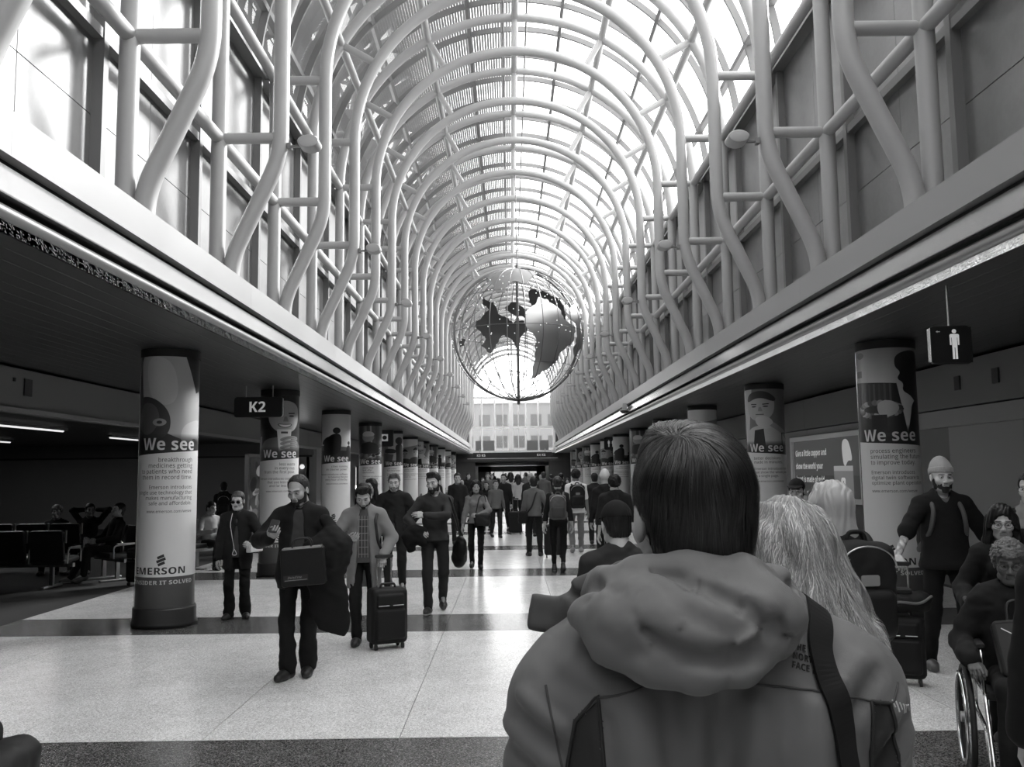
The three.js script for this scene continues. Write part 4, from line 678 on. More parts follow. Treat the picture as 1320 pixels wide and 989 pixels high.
function ik(a, b, l1, l2, pole) { // elbow or knee between a and b
  const A = V(...a), B = V(...b), d = B.clone().sub(A); let D = d.length(); const mx = (l1 + l2) * .998; if (D > mx) { B.copy(A).addScaledVector(d.normalize(), mx); d.copy(B).sub(A); D = mx; }
  d.normalize(); const c = (l1 * l1 + D * D - l2 * l2) / (2 * l1 * D), h = Math.sqrt(Math.max(0, 1 - c * c)) * l1, P = V(...pole); P.addScaledVector(d, -P.dot(d)); if (P.lengthSq() < 1e-8) P.set(0, 0, 1); P.normalize();
  return [A3(A.clone().addScaledVector(d, c * l1).addScaledVector(P, h)), A3(B)];
}
const skinMat = new THREE.MeshStandardMaterial({ color: 0xffffff, vertexColors: true, roughness: .5 });
const matCache = {}; const cloth = (v, r = .85) => (matCache[v + '/' + r] ??= (v > .06 ? phys(v, r, { sheen: .2, sheenRoughness: .6, sheenColor: grey(.5) }) : phys(v * .8, r, { specularIntensity: .5 })));
const fold = (amp, s = 1) => (x, y, z) => amp * (vnoise(x * 9 * s + 3, y * 16 * s + x * 8, z * 9 * s) + .5 * vnoise(x * 22 * s, y * 34 * s, z * 22 * s));

// the figure stands at the origin facing +z, 1.75 m tall before scaling; left is +x
function person(label, P) {
  const { h = 1.75, pos, turn = 0, lean = 0, twist = 0, head = [0, 0, 0], sex = 'm', fat = 1, res = 1 } = P, tone = (P.tone ?? .36) * 1.28, S = h / 1.75, f = sex === 'f';
  const cB = [.010, .015, .019, .026][res], cH = [.0032, .0045, .0065, .011][res], cHand = [.0032, .0045, .007, .011][res];
  const t = thing('person', label, 'person', [pos[0], pos[2] ?? 0, -pos[1]], turn, P.group); const K = new THREE.Matrix4().makeScale(S, S, S);
  const sit = P.sit, hipY = sit ?? .93, up0 = V(0, hipY + .02, 0), q = new THREE.Quaternion().setFromEuler(new THREE.Euler(lean, twist, P.side ?? 0, 'YXZ'));
  const dyv = hipY - .93, T = (x, y, z) => A3(V(x, y + dyv, z).sub(up0).applyQuaternion(q).add(up0));
  const sw = (f ? .145 : .168) * (P.shoulders ?? 1), sh = [T(-sw, 1.395, -.01), T(sw, 1.395, -.01)], neck = T(0, 1.47, -.012), hc = T(0, 1.545, 0);
  const arm = (i) => { const s = i ? 1 : -1, H = (i ? P.L : P.R) ?? {}; const at = H.at ?? [s * (.235 + .03 * fat), .80 + dyv, .06], [e, w] = ik(sh[i], at, .295, .262, H.pole ?? [s * .5, -.2, -.9]); return { e, w, s, H }; };
  const arms = [arm(0), arm(1)];
  const feet = P.feet ?? [[-.10, .03, .1, 0], [.10, -.03, -.1, 0]];            // [x, z, toe turn, lift of the heel]
  const legs = feet.map((F, i) => { const s = i ? 1 : -1, hip = [s * .088, hipY, 0], ank = [F[0], .085 + F[3] * .8, F[1] - .04], [k, a] = ik(hip, ank, .435, .425, F[4] ?? [s * .12, 0, 1]); return { hip, k, a, F, s }; });
  // body: one mesh of torso, neck, head, limbs and hands
  {
    const pts = [...sh, neck, ...arms.flatMap((a) => [a.e, a.w]), ...legs.flatMap((l) => [l.hip, l.k, l.a])], [lo, hi] = bbox(pts, .13), B = new Field(lo, hi, res > 1 ? .026 : .018);
    B.cap(T(0, .97, 0), T(0, 1.36, 0), .10, .115, .03, { n: A3(V(0, 0, 1).applyQuaternion(q)), s: .7 }).cap(sh[0], sh[1], .045, .045, .03).cap(T(0, 1.38, -.01), T(0, 1.5, -.01), .05, .05, .02);
    const bare = P.bare ?? 1; for (const a of arms) { B.cap(sh[a.s > 0 ? 1 : 0], a.e, .045, .04, .02).cap(a.e, a.w, .041, .027, .01); }
    for (const l of legs) B.cap(l.hip, l.k, .07, .045, .03).cap(l.k, l.a, .045, .03, .015).cap(l.a, [l.a[0] + Math.sin(l.F[2]) * .12, Math.max(.03, l.a[1] - .05), l.a[2] + .12], .03, .02, .01);
    const list = [B.mesh((x, y, z) => tone * (.93 + .12 * vnoise(x * 14, y * 14, z * 14)) * (P.tattoo && Math.abs(x) > .2 && y > .8 && y < 1.2 && vnoise(x * 38, y * 38, z * 38) > .02 ? .45 : 1))];
    const Q = q.clone().multiply(new THREE.Quaternion().setFromEuler(new THREE.Euler(head[1], head[0], head[2], 'YXZ')));
    const HM = new THREE.Matrix4().compose(V(...hc).add(V(0, .078, .016).applyQuaternion(Q)), Q, V(1, 1, 1).multiplyScalar(P.headScale ?? 1.05));
    list.push(placed(headGeo(sex, cH, tone, P.face ?? {}), HM));
    const palms = {};
    for (const a of arms) {
      const H = a.H, dirA = H.dir ?? A3(V(...a.w).sub(V(...a.e)).normalize()), palm = H.palm ?? [-a.s * .9, 0, -.35];
      const m = basis(dirA, palm).setPosition(V(...a.w).addScaledVector(V(...dirA).normalize(), .012)); if (a.s > 0) m.multiply(new THREE.Matrix4().makeScale(-1, 1, 1));
      const g = placed(handGeo(cHand, H.curl ?? .55, tone, { thumb: H.thumb, spread: H.spread }), m); if (a.s > 0) { const ix = g.index.array; for (let i = 0; i < ix.length; i += 3) { const u = ix[i]; ix[i] = ix[i + 1]; ix[i + 1] = u; } }
      if (!H.none) list.push(g);
    }
    part('body', joined(list).applyMatrix4(K), skinMat, t);
    const put = (n, g, m, lab) => part(n, placed(g, HM).applyMatrix4(K), m, t, lab);
    if (P.hair) put('hair', hairGeo(P.hair[0], cH * (P.hair[0] === 'long' ? 1.35 : 1), P.hair[2] ?? {}), cloth(P.hair[1], .5));
    if (P.hat) put(P.hat[0] === 'cap' ? 'cap' : 'beanie', hairGeo(P.hat[0], cH), cloth(P.hat[1], .9));
    if (P.beard) put('beard', hairGeo('beard', cH, { t: P.beard[1] ?? .006 }), cloth(P.beard[0], .8));
    if (P.glasses) { const gl = []; for (const s of [-1, 1]) { const e = []; for (let i = 0; i < 20; i++) { const a = i / 20 * 6.283; e.push(V(s * .034 + Math.cos(a) * .025, .0 + Math.sin(a) * .019, .103)); } gl.push(sweep(e, .0016, 6, true)); gl.push(sweep([V(s * .058, .005, .101), V(s * .076, .006, .07), V(s * .080, .008, .0)], .0017, 6)); } gl.push(sweep([V(-.009, .004, .104), V(0, .007, .108), V(.009, .004, .104)], .0016, 6)); const fr = put('glasses', merge(gl), M.black);
      if (P.glasses === 'dark') part('lens', placed(merge([-1, 1].map((s) => new THREE.CylinderGeometry(.025, .025, .003, 18).rotateX(PI / 2).scale(1, .8, 1).translate(s * .034, 0, .102))), HM).applyMatrix4(K), mat(.008, .12), fr); }
  }
  // top
  const nz = A3(V(0, 0, 1).applyQuaternion(q)), torso = (F, e, hem, waist = 1, flare = 0) => {
    const r = f ? .118 : .132 * fat; F.cap(T(0, 1.03, .0), T(0, 1.16, .004), r * waist + e, r * waist + e, .04, { n: nz, s: .74 + .12 * (fat - 1) }).cap(T(0, 1.16, .0), T(0, 1.335, -.006), (f ? .124 : .142 * (.5 + .5 * fat)) + e, (f ? .128 : .150) + e, .04, { n: nz, s: .70 });
    F.cap(sh[0], sh[1], .044 + e * .8, .044 + e * .8, .06); F.cap(mixp(sh[0], neck, .5), neck, .044 + e * .6, .056 + e * .3, .05).cap(mixp(sh[1], neck, .5), neck, .044 + e * .6, .056 + e * .3, .05); if (f) for (const s of [-1, 1]) F.ell(T(s * .065, 1.28, .085), [.055 + e * .5, .058 + e * .5, .045 + e * .5], .04);
    const hy = hem - (P.h0 ?? 0); if (hem < 1.03) F.cap(T(0, Math.max(hem - .03, .90), 0), T(0, 1.05, 0), (f ? .174 : .172 * (.4 + .6 * fat)) + e, r + e, .05, { n: nz, s: .84 }); if (hem < .86 && !sit) F.cap([0, hem - .05, 0], [0, .95, 0], .172 + e + flare, .155 + e, .05, { n: [0, 0, 1], s: .92 });
  };
  const sleeve = (F, e, len, which) => { for (const a of arms) { if (which != null && which !== a.s) continue; const S0 = sh[a.s > 0 ? 1 : 0]; const u = Math.min(1, len / .53); F.cap(S0, mixp(S0, a.e, Math.min(1, u * 2)), .052 + e * .8, .045 + e, .04); if (u > .5) F.cap(a.e, mixp(a.e, a.w, Math.min(1, (u - .5) * 2)), .045 + e, .034 + e, .02); } };
  const all = [...sh, neck, T(0, .93, 0), ...arms.flatMap((a) => [a.e, a.w])];
  const tops = P.tops ?? [];
  tops.forEach((c, n) => {
    const { name = 'jacket', v = .03, e = .012 + n * .014, hem = .88, slv = .53, open = 0, vneck = 0, collar = 0, hood = 0, flare = 0, fa = .007, rough } = c;
    const [lo, hi] = bbox([...all, [0, sit ? hipY - .02 : hem, 0]], .2), F = new Field(lo, hi, cB);
    torso(F, e, hem, c.waist, flare); if (slv) sleeve(F, e, slv);
    if (collar) for (let i = 0; i < 10; i++) { const a = (.2 + i / 9 * 1.6) * PI, a2 = (.2 + (i + 1) / 9 * 1.6) * PI, p = (b) => T(Math.sin(b) * .068, 1.485 - Math.cos(b) * .012, -.012 + Math.cos(b) * .06); if (i < 9) F.cap(p(a), p(a2), .017 * collar, .017 * collar, .012); }
    if (hood) F.cap(T(-.075, 1.475, -.06), T(.075, 1.475, -.06), .05 * hood, .05 * hood, .03).cap(T(0, 1.44, -.11), T(0, 1.38, -.12), .07 * hood, .05 * hood, .03, { n: nz, s: .5 });
    // neck opening, hem, open front
    F.cap(T(0, 1.5, .01), T(0, 1.62, .02), collar ? .058 : .062, .09, .008, { op: '-' });
    if (vneck) F.cap(T(0, 1.49, .06), T(0, 1.49 - vneck, .17), .05, .004, .006, { op: '-' });
    if (open) { const b = sit ? hipY - .05 : hem - .1; F.cap(T(0, 1.52, .16), T(0, 1.15, .17), .055 * open, .062 * open, .006, { op: '-', n: nz, s: 2 }).cap(T(0, 1.15, .17), [0, b, .17], .062 * open, .10 * open, .006, { op: '-', n: nz, s: 2 }); }
    if (slv > .3 || res < 2) F.disp(fold(fa));
    const hy = sit ? hipY - .06 : hem; F.cut((x, y, z) => hy + (c.slant ?? 0) * z - y);
    const m = part(name, F.mesh().applyMatrix4(K), c.mat ?? cloth(v, rough), t, c.label);
  });
  // trousers, skirt and shoes
  const tr = P.legs ?? {}, e = tr.e ?? .012, cut = tr.cut ?? .045;
  if (!P.noLegs) {
    const [lo, hi] = bbox([...legs.flatMap((l) => [l.hip, l.k, l.a]), [0, hipY + .12, 0]], .17), F = new Field(lo, hi, cB);
    F.cap([-.06, hipY + .02, -.005], [.06, hipY + .02, -.005], (f ? .095 : .088 * (.6 + .4 * fat)) + e * .5, (f ? .095 : .088 * (.6 + .4 * fat)) + e * .5, .04, { n: [0, 0, 1], s: 1 }).cap([0, hipY, 0], [0, hipY + .1, 0], .115, .115, .04, { n: [0, 0, 1], s: .78 });
    for (const l of legs) { F.cap(add(l.hip, [0, 0, 0]), l.k, .078 * (.8 + .2 * fat) + e, .056 + e, .03).cap(l.k, l.a, .056 + e, (tr.hemR ?? .046) + e, .02); if (tr.wide) F.cap(mixp(l.k, l.a, .55), l.a, .06 + e, .065 + e, .02); }
    F.disp(fold(tr.fa ?? .008, .9));
    F.each(F.lo, [9, 9, 9], (x, y, z, v) => { const d = legs.map((l) => Math.hypot(x - l.a[0], z - l.a[2])), l = legs[d[0] < d[1] ? 0 : 1]; return Math.min(d[0], d[1]) < .15 && y < l.k[1] ? Math.max(v, l.a[1] - .09 + cut - y) : v; });
    part(tr.name ?? 'trousers', F.mesh().applyMatrix4(K), tr.mat ?? cloth(tr.v ?? .02), t);
    for (const l of legs) {
      const d = V(Math.sin(l.F[2]), 0, Math.cos(l.F[2])), ln = f ? .92 : 1, lift = l.F[3], heel = V(...l.a).addScaledVector(d, -.045), toe = V(...l.a).addScaledVector(d, .155 * ln); heel.y = .042 + lift * .85; toe.y = .034 + Math.max(0, lift * .1);
      const ball = heel.clone().lerp(toe, .62); ball.y = toe.y + .006 + lift * .12; const [lo2, hi2] = bbox([A3(heel), A3(toe), l.a], .1), G2 = new Field(lo2, hi2, [.006, .008, .011, .016][res]);
      G2.cap(A3(heel), A3(ball), .042, .046, .03).cap(A3(ball), A3(toe), .046, .036, .03).cap(A3(heel.clone().lerp(ball, .15)), [l.a[0], l.a[1] + (P.boots ? .12 : .03), l.a[2]], .044, .042, .03);
      if (lift < .03) G2.cut((x, y) => .002 - y); part('shoe', G2.mesh().applyMatrix4(K), P.shoe?.mat ?? mat(P.shoe?.v ?? .015, .45), t);
      if (P.shoe?.sole) { const G3 = new Field(lo2, hi2, [.005, .007, .010, .016][res]); G3.cap(A3(heel), A3(ball), .046, .05, .03).cap(A3(ball), A3(toe), .05, .04, .03).cut((x, y, z) => y - .026).cut((x, y) => .001 - y); if (lift < .03) part('sole', G3.mesh().applyMatrix4(K), mat(P.shoe.sole, .6), t); }
    }
  }
  return { t, S, T: (x, y, z) => V(...T(x, y, z)).multiplyScalar(S), sh, arms, q, world: (p) => V(...p).multiplyScalar(S).applyAxisAngle(V(0, 1, 0), turn).add(t.position) };
}

// ---------------------------------------------------------------- bags and cases
function backpack(R, label, o = {}) {
  const { w = .15, h = .235, d = .085, v = .015, strap = v, res = .011, at = [0, 1.19, -.155] } = o, p = R.world(A3(R.T(...at)).map((c) => c / R.S)), t = thing('backpack', label, 'backpack', A3(p), R.t.rotation.y);
  t.scale.setScalar(R.S);
  const F = new Field([-.25, -.33, -.33], [.25, .33, .12], res); F.box([0, 0, -.09], [w, h, d], .07, .02).disp(fold(.006)); part('bag', F.mesh(), cloth(v, .7), t);
  const G2 = new Field([-.25, -.33, -.36], [.25, .2, .05], res); G2.box([0, -.09, -.155], [w * .82, h * .48, .055], .05, .01); part('pocket', G2.mesh(), cloth(v * .8, .6), t);
  part('grip', sweep(fillet([V(-.045, h - .02, -.06), V(-.04, h + .04, -.055), V(.04, h + .04, -.055), V(.045, h - .02, -.06)], .03, 4), .011, 8), cloth(v, .7), t);
  for (const s of [-1, 1]) { const g = sweep(fillet([V(s * .085, h - .06, -.06), V(s * .10, .245, .02), V(s * .105, .262, .15), V(s * .115, .16, .298), V(s * .145, -.02, .275), V(s * .165, -.17, .02), V(s * .14, -.2, -.06)], .07, 5), .02, 8); part('strap', g, cloth(strap, .7), t); }
  part('zip', sweep(Array.from({ length: 21 }, (_, i) => { const a = PI * i / 20; return V(Math.cos(a) * (w - .02), Math.sin(a) * .1 + h - .12, -.165 - .006); }), .004, 6), M.steel, t);
  if (o.patch) part('patch', rbox(.09, .05, .008, .01, 0, .06, -.178), cloth(.2, .7), t);
  return t;
}
function suitcase(label, x, z, turn, o = {}) {
  const { w = .38, h = .55, d = .24, v = .012, rod = .36, tilt = 0 } = o, t = thing('rolling_suitcase', label, 'suitcase', [x, 0, -z], turn);
  const body = new Field([-w / 2 - .06, 0, -d / 2 - .06], [w / 2 + .06, h + .12, d / 2 + .08], .011); body.box([0, .055 + h / 2, 0], [w / 2, h / 2, d / 2], .05, .01).box([0, .055 + h * .36, d / 2], [w / 2 - .035, h * .27, .03], .025, .012).box([0, .055 + h * .78, d / 2], [w / 2 - .05, h * .12, .022], .02, .012); part('shell', body.mesh(), cloth(v, .65), t);
  for (const s of [-1, 1]) part('handle_rod', bar([s * .075, h, -d / 2 + .02], [s * .075, h + .055 + rod, -d / 2 + .02], .0085, 8), M.chrome, t);
  part('handle_grip', rbox(.19, .035, .035, .014, 0, h + .06 + rod, -d / 2 + .02), M.black, t);
  part('top_handle', sweep(fillet([V(-.08, h + .05, .02), V(-.07, h + .095, .02), V(.07, h + .095, .02), V(.08, h + .05, .02)], .03, 4), .012, 8), M.black, t);
  for (const a of [-1, 1]) for (const b of [-1, 1]) { const m = part('wheel', new THREE.CylinderGeometry(.03, .03, .022, 16).rotateZ(PI / 2), M.black, t); m.position.set(a * (w / 2 - .05), .03, b * (d / 2 - .04)); }
  part('zip', merge([-1, 1].map((s) => sweep([V(s * (w / 2 - .06), .055 + h * .70, d / 2 + .022), V(s * .02, .055 + h * .70, d / 2 + .024)], .004, 6))), M.steel, t);
  return t;
}
function sdfThing(name, label, cat, pos, turn, lo, hi, cell, fn, m, pn) { const t = thing(name, label, cat, pos, turn); const F = new Field(lo, hi, cell); fn(F); part(pn ?? 'body', F.mesh(), m, t); return t; }
const cord = (R, n, pts, r, m, k = .05) => part(n, sweep(fillet(pts.map((p) => R.T(...p)), k, 5), r * R.S, 8), m, R.t);

// ---------------------------------------------------------------- people walking towards the camera
{
  const R = person('bearded man in a black blazer looking down at a phone, a coat over his arm', { h: 1.76, pos: [-2.09, 8.0], turn: .05, lean: .05, fat: 1.18, head: [-.30, .30, .05], tone: .30, res: 1, hair: ['receding', .035], beard: [.03, .006],
    R: { at: [-.20, 1.22, .36], pole: [-.7, -.6, -.2], dir: [.55, .35, .7], palm: [.3, .8, -.5], curl: .75 }, L: { at: [.12, 1.02, .30], pole: [.8, -.5, -.3], dir: [-.7, -.1, .6], palm: [0, -.9, -.3], curl: 1.0 },
    feet: [[-.085, .12, -.35, 0], [.065, -.02, .05, 0]], tops: [{ name: 'shirt', v: .06, slv: 0, hem: .9, vneck: .05 }, { name: 'blazer', v: .014, hem: .76, open: .95, collar: 1.1 }], legs: { v: .011, wide: 1, fa: .012 } });
  const hp = R.arms[0].w, p = R.world(add(hp, [.05, .10, .045])); const ph = thing('phone', 'smartphone held up by the bearded man', 'phone', A3(p), .2); ph.rotation.x = -.9; part('case', rbox(.074, .15, .011, .012), M.black, ph); part('screen', rbox(.066, .138, .002, .008, 0, 0, .0065), mat(.03, .1), ph);
  sdfThing('draped_coat', 'thick black coat draped over the bearded man\'s arm', 'coat', A3(R.world([.26, 0, .13])), .1, [-.3, .25, -.3], [.32, 1.48, .34], .014, (F) => { F.ell([.02, 1.08, .02], [.17, .22, .17], .03).cap([-.12, 1.12, .10], [.12, 1.14, .0], .09, .10, .05).cap([.0, .98, .06], [.06, .46, .0], .14, .13, .06, { n: [0, 0, 1], s: .42 }).cap([-.06, 1.0, .06], [-.07, .60, .03], .10, .09, .05, { n: [0, 0, 1], s: .45 }).cap([.06, 1.2, -.02], [-.02, 1.36, -.04], .07, .06, .05).disp(fold(.016, .8)).cut((x, y) => .40 - .30 * x - y); }, cloth(.010), 'cloth_body');
  const b = thing('carrier_bag', 'black carrier bag with a pale top edge held in front of the bearded man', 'bag', A3(R.world([.11, .83, .40])), .1); b.rotation.z = .07;
  part('bag', rbox(.36, .31, .15, .02, 0, .155, 0), cloth(.012, .5), b); part('top_edge', box(.32, .012, .155, -.0, .312, 0), mat(.28, .3), b); for (const z of [-.05, .05]) part('handle', sweep(fillet([V(-.08, .3, z), V(-.07, .39, z), V(.07, .39, z), V(.08, .3, z)], .05, 5), .007, 6), M.black, b);
  part('print', new THREE.PlaneGeometry(.2, .05).translate(-.06, .07, .0765), mat(1, .5, { map: canvasTex(256, 64, (c) => { c.fillStyle = G(28); c.fillRect(0, 0, 256, 64); c.fillStyle = G(150); c.font = 'italic 34px serif'; c.fillText('DutyFree', 40, 36); c.fillRect(10, 50, 236, 5); }) }), b);
}
{
  const R = person('small older person in sunglasses and a dark open jacket with wide trousers', { h: 1.56, pos: [-3.62, 11.2], turn: .12, lean: .06, fat: 1.05, head: [-.1, .05, 0], tone: .33, res: 1, hair: ['short', .06], glasses: 'dark', L: { at: [.21, 1.02, .27], pole: [.7, -.4, -.4], dir: [-.1, .1, 1], palm: [-1, 0, 0], curl: .9 },
    tops: [{ name: 'shirt', v: .05, slv: 0, hem: .85 }, { name: 'jacket', v: .013, hem: .68, open: .55, collar: 1, hood: .5 }], legs: { v: .008, wide: 1, fa: .014 }, feet: [[-.10, .05, -.3, 0], [.11, .0, .3, 0]] });
  cord(R, 'cord', [[-.06, 1.46, .09], [-.07, 1.32, .20], [-.03, 1.1, .22], [-.01, .98, .2], [-.05, .9, .2], [.03, .9, .2], [-.01, .98, .2]], .004, mat(.6, .4));
  const b = thing('folded_newspaper', 'pale folded paper under the arm of the person in sunglasses', 'paper', A3(R.world([.26, .99, .20])), -.3); part('sheets', rbox(.07, .11, .26, .01), mat(.6, .8), b); part('fold_edge', rbox(.075, .012, .265, .004, 0, .056, 0), mat(.7, .8), b);
}
{
  const R = person('man in a pale open coat and plaid shirt looking down, pulling a suitcase', { h: 1.67, pos: [-1.77, 9.5], turn: .1, lean: .07, head: [-.05, .48, 0], tone: .30, res: 1, hair: ['short', .012, { quiff: 1 }], beard: [.03, .003],
    R: { at: [-.13, 1.14, .32], pole: [-.8, -.5, -.2], dir: [.5, .2, .8], palm: [.3, .7, -.5], curl: .8 }, L: { at: [.215, .96, .17], pole: [.7, 0, -.7], dir: [0, -.75, .6], palm: [0, -.6, -.75], curl: 1.15 },
    feet: [[-.07, .13, -.12, 0], [.09, -.2, .1, .09]], tops: [{ name: 'shirt', v: .07, slv: 0, hem: .88 }, { name: 'coat', v: .20, hem: .60, open: 1.05, collar: 1.15, fa: .006 }], legs: { v: .013 }, shoe: { v: .04 } });
  cord(R, 'bag_strap', [[.15, 1.42, .03], [.13, 1.36, .17], [.16, 1.12, .2], [.2, 1.02, .12]], .016, M.black);
  const st = []; for (let i = 0; i < 4; i++) st.push(sweep([R.T(-.045 + i * .03, 1.40, .128 + .004 * (i % 2)), R.T(-.05 + i * .033, 1.15, .150), R.T(-.05 + i * .033, .95, .155)], .0035, 5)); for (let i = 0; i < 6; i++) st.push(sweep([R.T(-.055, 1.36 - i * .075, .132 + .002 * i), R.T(0, 1.36 - i * .075, .142 + .002 * i), R.T(.055, 1.36 - i * .075, .132 + .002 * i)], .0035, 5)); part('plaid_stripes', merge(st), mat(.25, .8), R.t);
  suitcase('black soft rolling suitcase pulled by the man in the pale coat', -1.49, 9.22, .45, { rod: .30 });
}
person('man in a dark zip jacket walking with both hands in his pockets', { h: 1.76, pos: [-1.95, 13.36], turn: .03, lean: .02, head: [.0, .1, .03], tone: .36, res: 1, hair: ['short', .07, { quiff: 1 }], beard: [.12, .004], R: { at: [-.19, .95, .11], pole: [-1, 0, -.3], none: 1 }, L: { at: [.19, .95, .11], pole: [1, 0, -.3], none: 1 }, feet: [[-.08, .12, -.1, 0], [.10, -.15, .1, .07]], tops: [{ name: 't_shirt', v: .05, slv: 0, hem: .9 }, { name: 'jacket', v: .016, hem: .84, open: .35, collar: 1.25, hood: .6 }], legs: { v: .015 } });
person('woman with long dark hair half hidden behind the man in the zip jacket', { h: 1.68, sex: 'f', pos: [-2.56, 15.1], turn: .1, head: [-.5, .05, 0], tone: .32, res: 2, hair: ['long', .012], tops: [{ name: 'jacket', v: .014, hem: .8, collar: 1 }], legs: { v: .012 } });
{
  const R = person('bearded man in a dark polo looking aside with one forearm across his chest', { h: 1.77, pos: [-1.19, 11.5], turn: .06, head: [-.42, .16, .06], tone: .36, res: 1, hair: ['short', .03, { quiff: 1 }], beard: [.028, .007], L: { at: [-.11, 1.22, .27], pole: [1, -.35, .2], dir: [-1, .12, .15], palm: [0, -.5, -1], curl: .45 }, R: { at: [-.20, 1.02, .22], pole: [-.9, -.2, -.3], dir: [.6, -.3, .6], palm: [.2, -.3, -.9], curl: 1 },
    feet: [[-.085, .14, -.15, 0], [.09, -.24, .08, .10]], tops: [{ name: 'pullover', v: .045, hem: .89, collar: .9, vneck: .04 }], legs: { v: .032, fa: .007 }, shoe: { v: .03, sole: .4 } });
  sdfThing('bundled_jacket', 'dark jacket bundled over the arm of the man in the polo', 'jacket', A3(R.world([-.24, 0, .22])), 0, [-.25, .7, -.2], [.25, 1.3, .2], .013, (F) => { F.ell([0, 1.0, 0], [.13, .13, .11], .03).cap([-.1, .98, .02], [-.05, .82, .03], .08, .05, .05).cap([.08, 1.03, 0], [.1, .9, .02], .07, .05, .04).disp(fold(.014)); }, cloth(.010), 'cloth_body');
  const b = sdfThing('duffel_bag', 'black bag hanging at the hip of the man in the polo', 'bag', A3(R.world([.31, .80, .0])), .3, [-.25, -.35, -.22], [.25, .35, .22], .013, (F) => { F.cap([0, -.12, -.04], [0, .02, .04], .15, .13, .05, { n: [1, 0, 0], s: .62 }).disp(fold(.01)); }, cloth(.009, .6), 'bag');
  part('strap', sweep(fillet([V(.0, .1, .05), V(-.06, .38, .10), V(-.14, .66, .05), V(-.12, .60, -.12), V(0, .2, -.1)], .12, 5), .014, 8), M.black, b);
}
{
  const R = person('woman in a grey sweater and dark leggings with a handbag before her', { h: 1.62, sex: 'f', pos: [-.86, 16.66], turn: .02, head: [.1, .08, 0], tone: .26, res: 1, hair: ['long', .014, { len: .2 }], L: { at: [.05, 1.06, .24], pole: [.9, -.4, 0], dir: [-.9, 0, .4], palm: [0, -.3, -1], curl: .9 }, R: { at: [-.27, .86, .08] }, feet: [[-.09, -.14, -.1, .06], [.08, .12, .1, 0]], tops: [{ name: 'sweater', v: .17, hem: .90 }], legs: { v: .012, e: .006 }, shoe: { v: .014 }, boots: 1 });
  const b = sdfThing('handbag', 'dark soft handbag carried by the woman in the grey sweater', 'bag', A3(R.world([.12, .98, .22])), .1, [-.25, -.25, -.18], [.25, .25, .18], .013, (F) => { F.box([0, 0, 0], [.15, .12, .06], .05).disp(fold(.01)); }, cloth(.02, .5), 'bag');
  part('strap', sweep(fillet([V(-.12, .08, 0), V(-.04, .42, -.06), V(.06, .45, -.18), V(.12, .08, -.02)], .06, 5), .011, 8), M.black, b);
}
// ---------------------------------------------------------------- people walking away
{
  const R = person('man in a grey pullover seen from behind with a bag strap across his back', { h: 1.66, pos: [.28, 19], turn: PI, tone: .3, res: 2, hair: ['short', .015], R: { at: [-.25, .95, .15] }, feet: [[-.13, 0, -.2, 0], [.12, .05, .3, 0]], tops: [{ name: 'pullover', v: .11, hem: .88 }], legs: { v: .016 } });
  cord(R, 'bag_strap', [[-.10, 1.45, .0], [-.05, 1.40, -.13], [.05, 1.1, -.14], [.18, .92, -.05]], .018, M.black);
  sdfThing('shoulder_bag', 'dark shoulder bag at the side of the man in the grey pullover', 'bag', A3(R.world([.25, .86, -.02])), PI, [-.22, -.24, -.2], [.22, .24, .2], .016, (F) => F.box([0, 0, 0], [.10, .13, .14], .05).disp(fold(.008)), cloth(.012), 'bag');
  suitcase('tall black suitcase standing beside the man in the grey pullover', .66, 18.6, PI, { h: .62, rod: .4 });
}
{
  const R = person('woman in black leggings and trainers walking away under a grey backpack', { h: 1.68, sex: 'f', pos: [.63, 16], turn: PI - .05, tone: .36, res: 1, hair: ['bun', .05], feet: [[.085, .12, .0, 0], [-.075, -.16, .05, .05]].reverse(), tops: [{ name: 'jacket', v: .018, hem: .92, hood: .6 }], legs: { v: .010, e: .004, cut: .14, hemR: .036 }, shoe: { v: .03, sole: .5 } });
  backpack(R, 'grey backpack on the woman in black leggings', { v: .075, w: .155, h: .23 });
}
{
  const R = person('tall man in a white T-shirt and jeans walking away', { h: 1.80, pos: [1.23, 19.7], turn: PI + .05, tone: .16, res: 1, hair: ['curly', .012], tops: [{ name: 't_shirt', v: .78, slv: .22, hem: .84 }], legs: { v: .15, fa: .012 }, shoe: { v: .3 }, feet: [[-.1, .1, 0, 0], [.11, -.12, 0, .05]] });
  backpack(R, 'black backpack on the man in the white T-shirt', { v: .012, w: .16, h: .25, patch: 1 });
}
person('person in a pale knit cap walking away beside the right columns', { h: 1.76, pos: [1.52, 16.4], turn: PI, res: 2, hat: ['beanie', .55], tops: [{ name: 'jacket', v: .02, hem: .82, hood: 1 }], legs: { v: .02 } });
person('person in a dark hooded jacket with a pale shirt tail, arm reaching out', { h: 1.69, pos: [1.36, 13.5], turn: PI, res: 2, hair: ['curly', .012], R: { at: [-.52, 1.16, .05], pole: [0, -1, 0] }, tops: [{ name: 'shirt', v: .6, slv: 0, hem: .76, e: .012 }, { name: 'jacket', v: .016, hem: .99, hood: 1, e: .04 }], legs: { v: .018 } });
person('person in a dark coat walking away in front of the far right columns', { h: 1.72, pos: [1.86, 22], turn: PI, res: 2, hair: ['short', .02], tops: [{ name: 'coat', v: .022, hem: .62 }], legs: { v: .02 } });
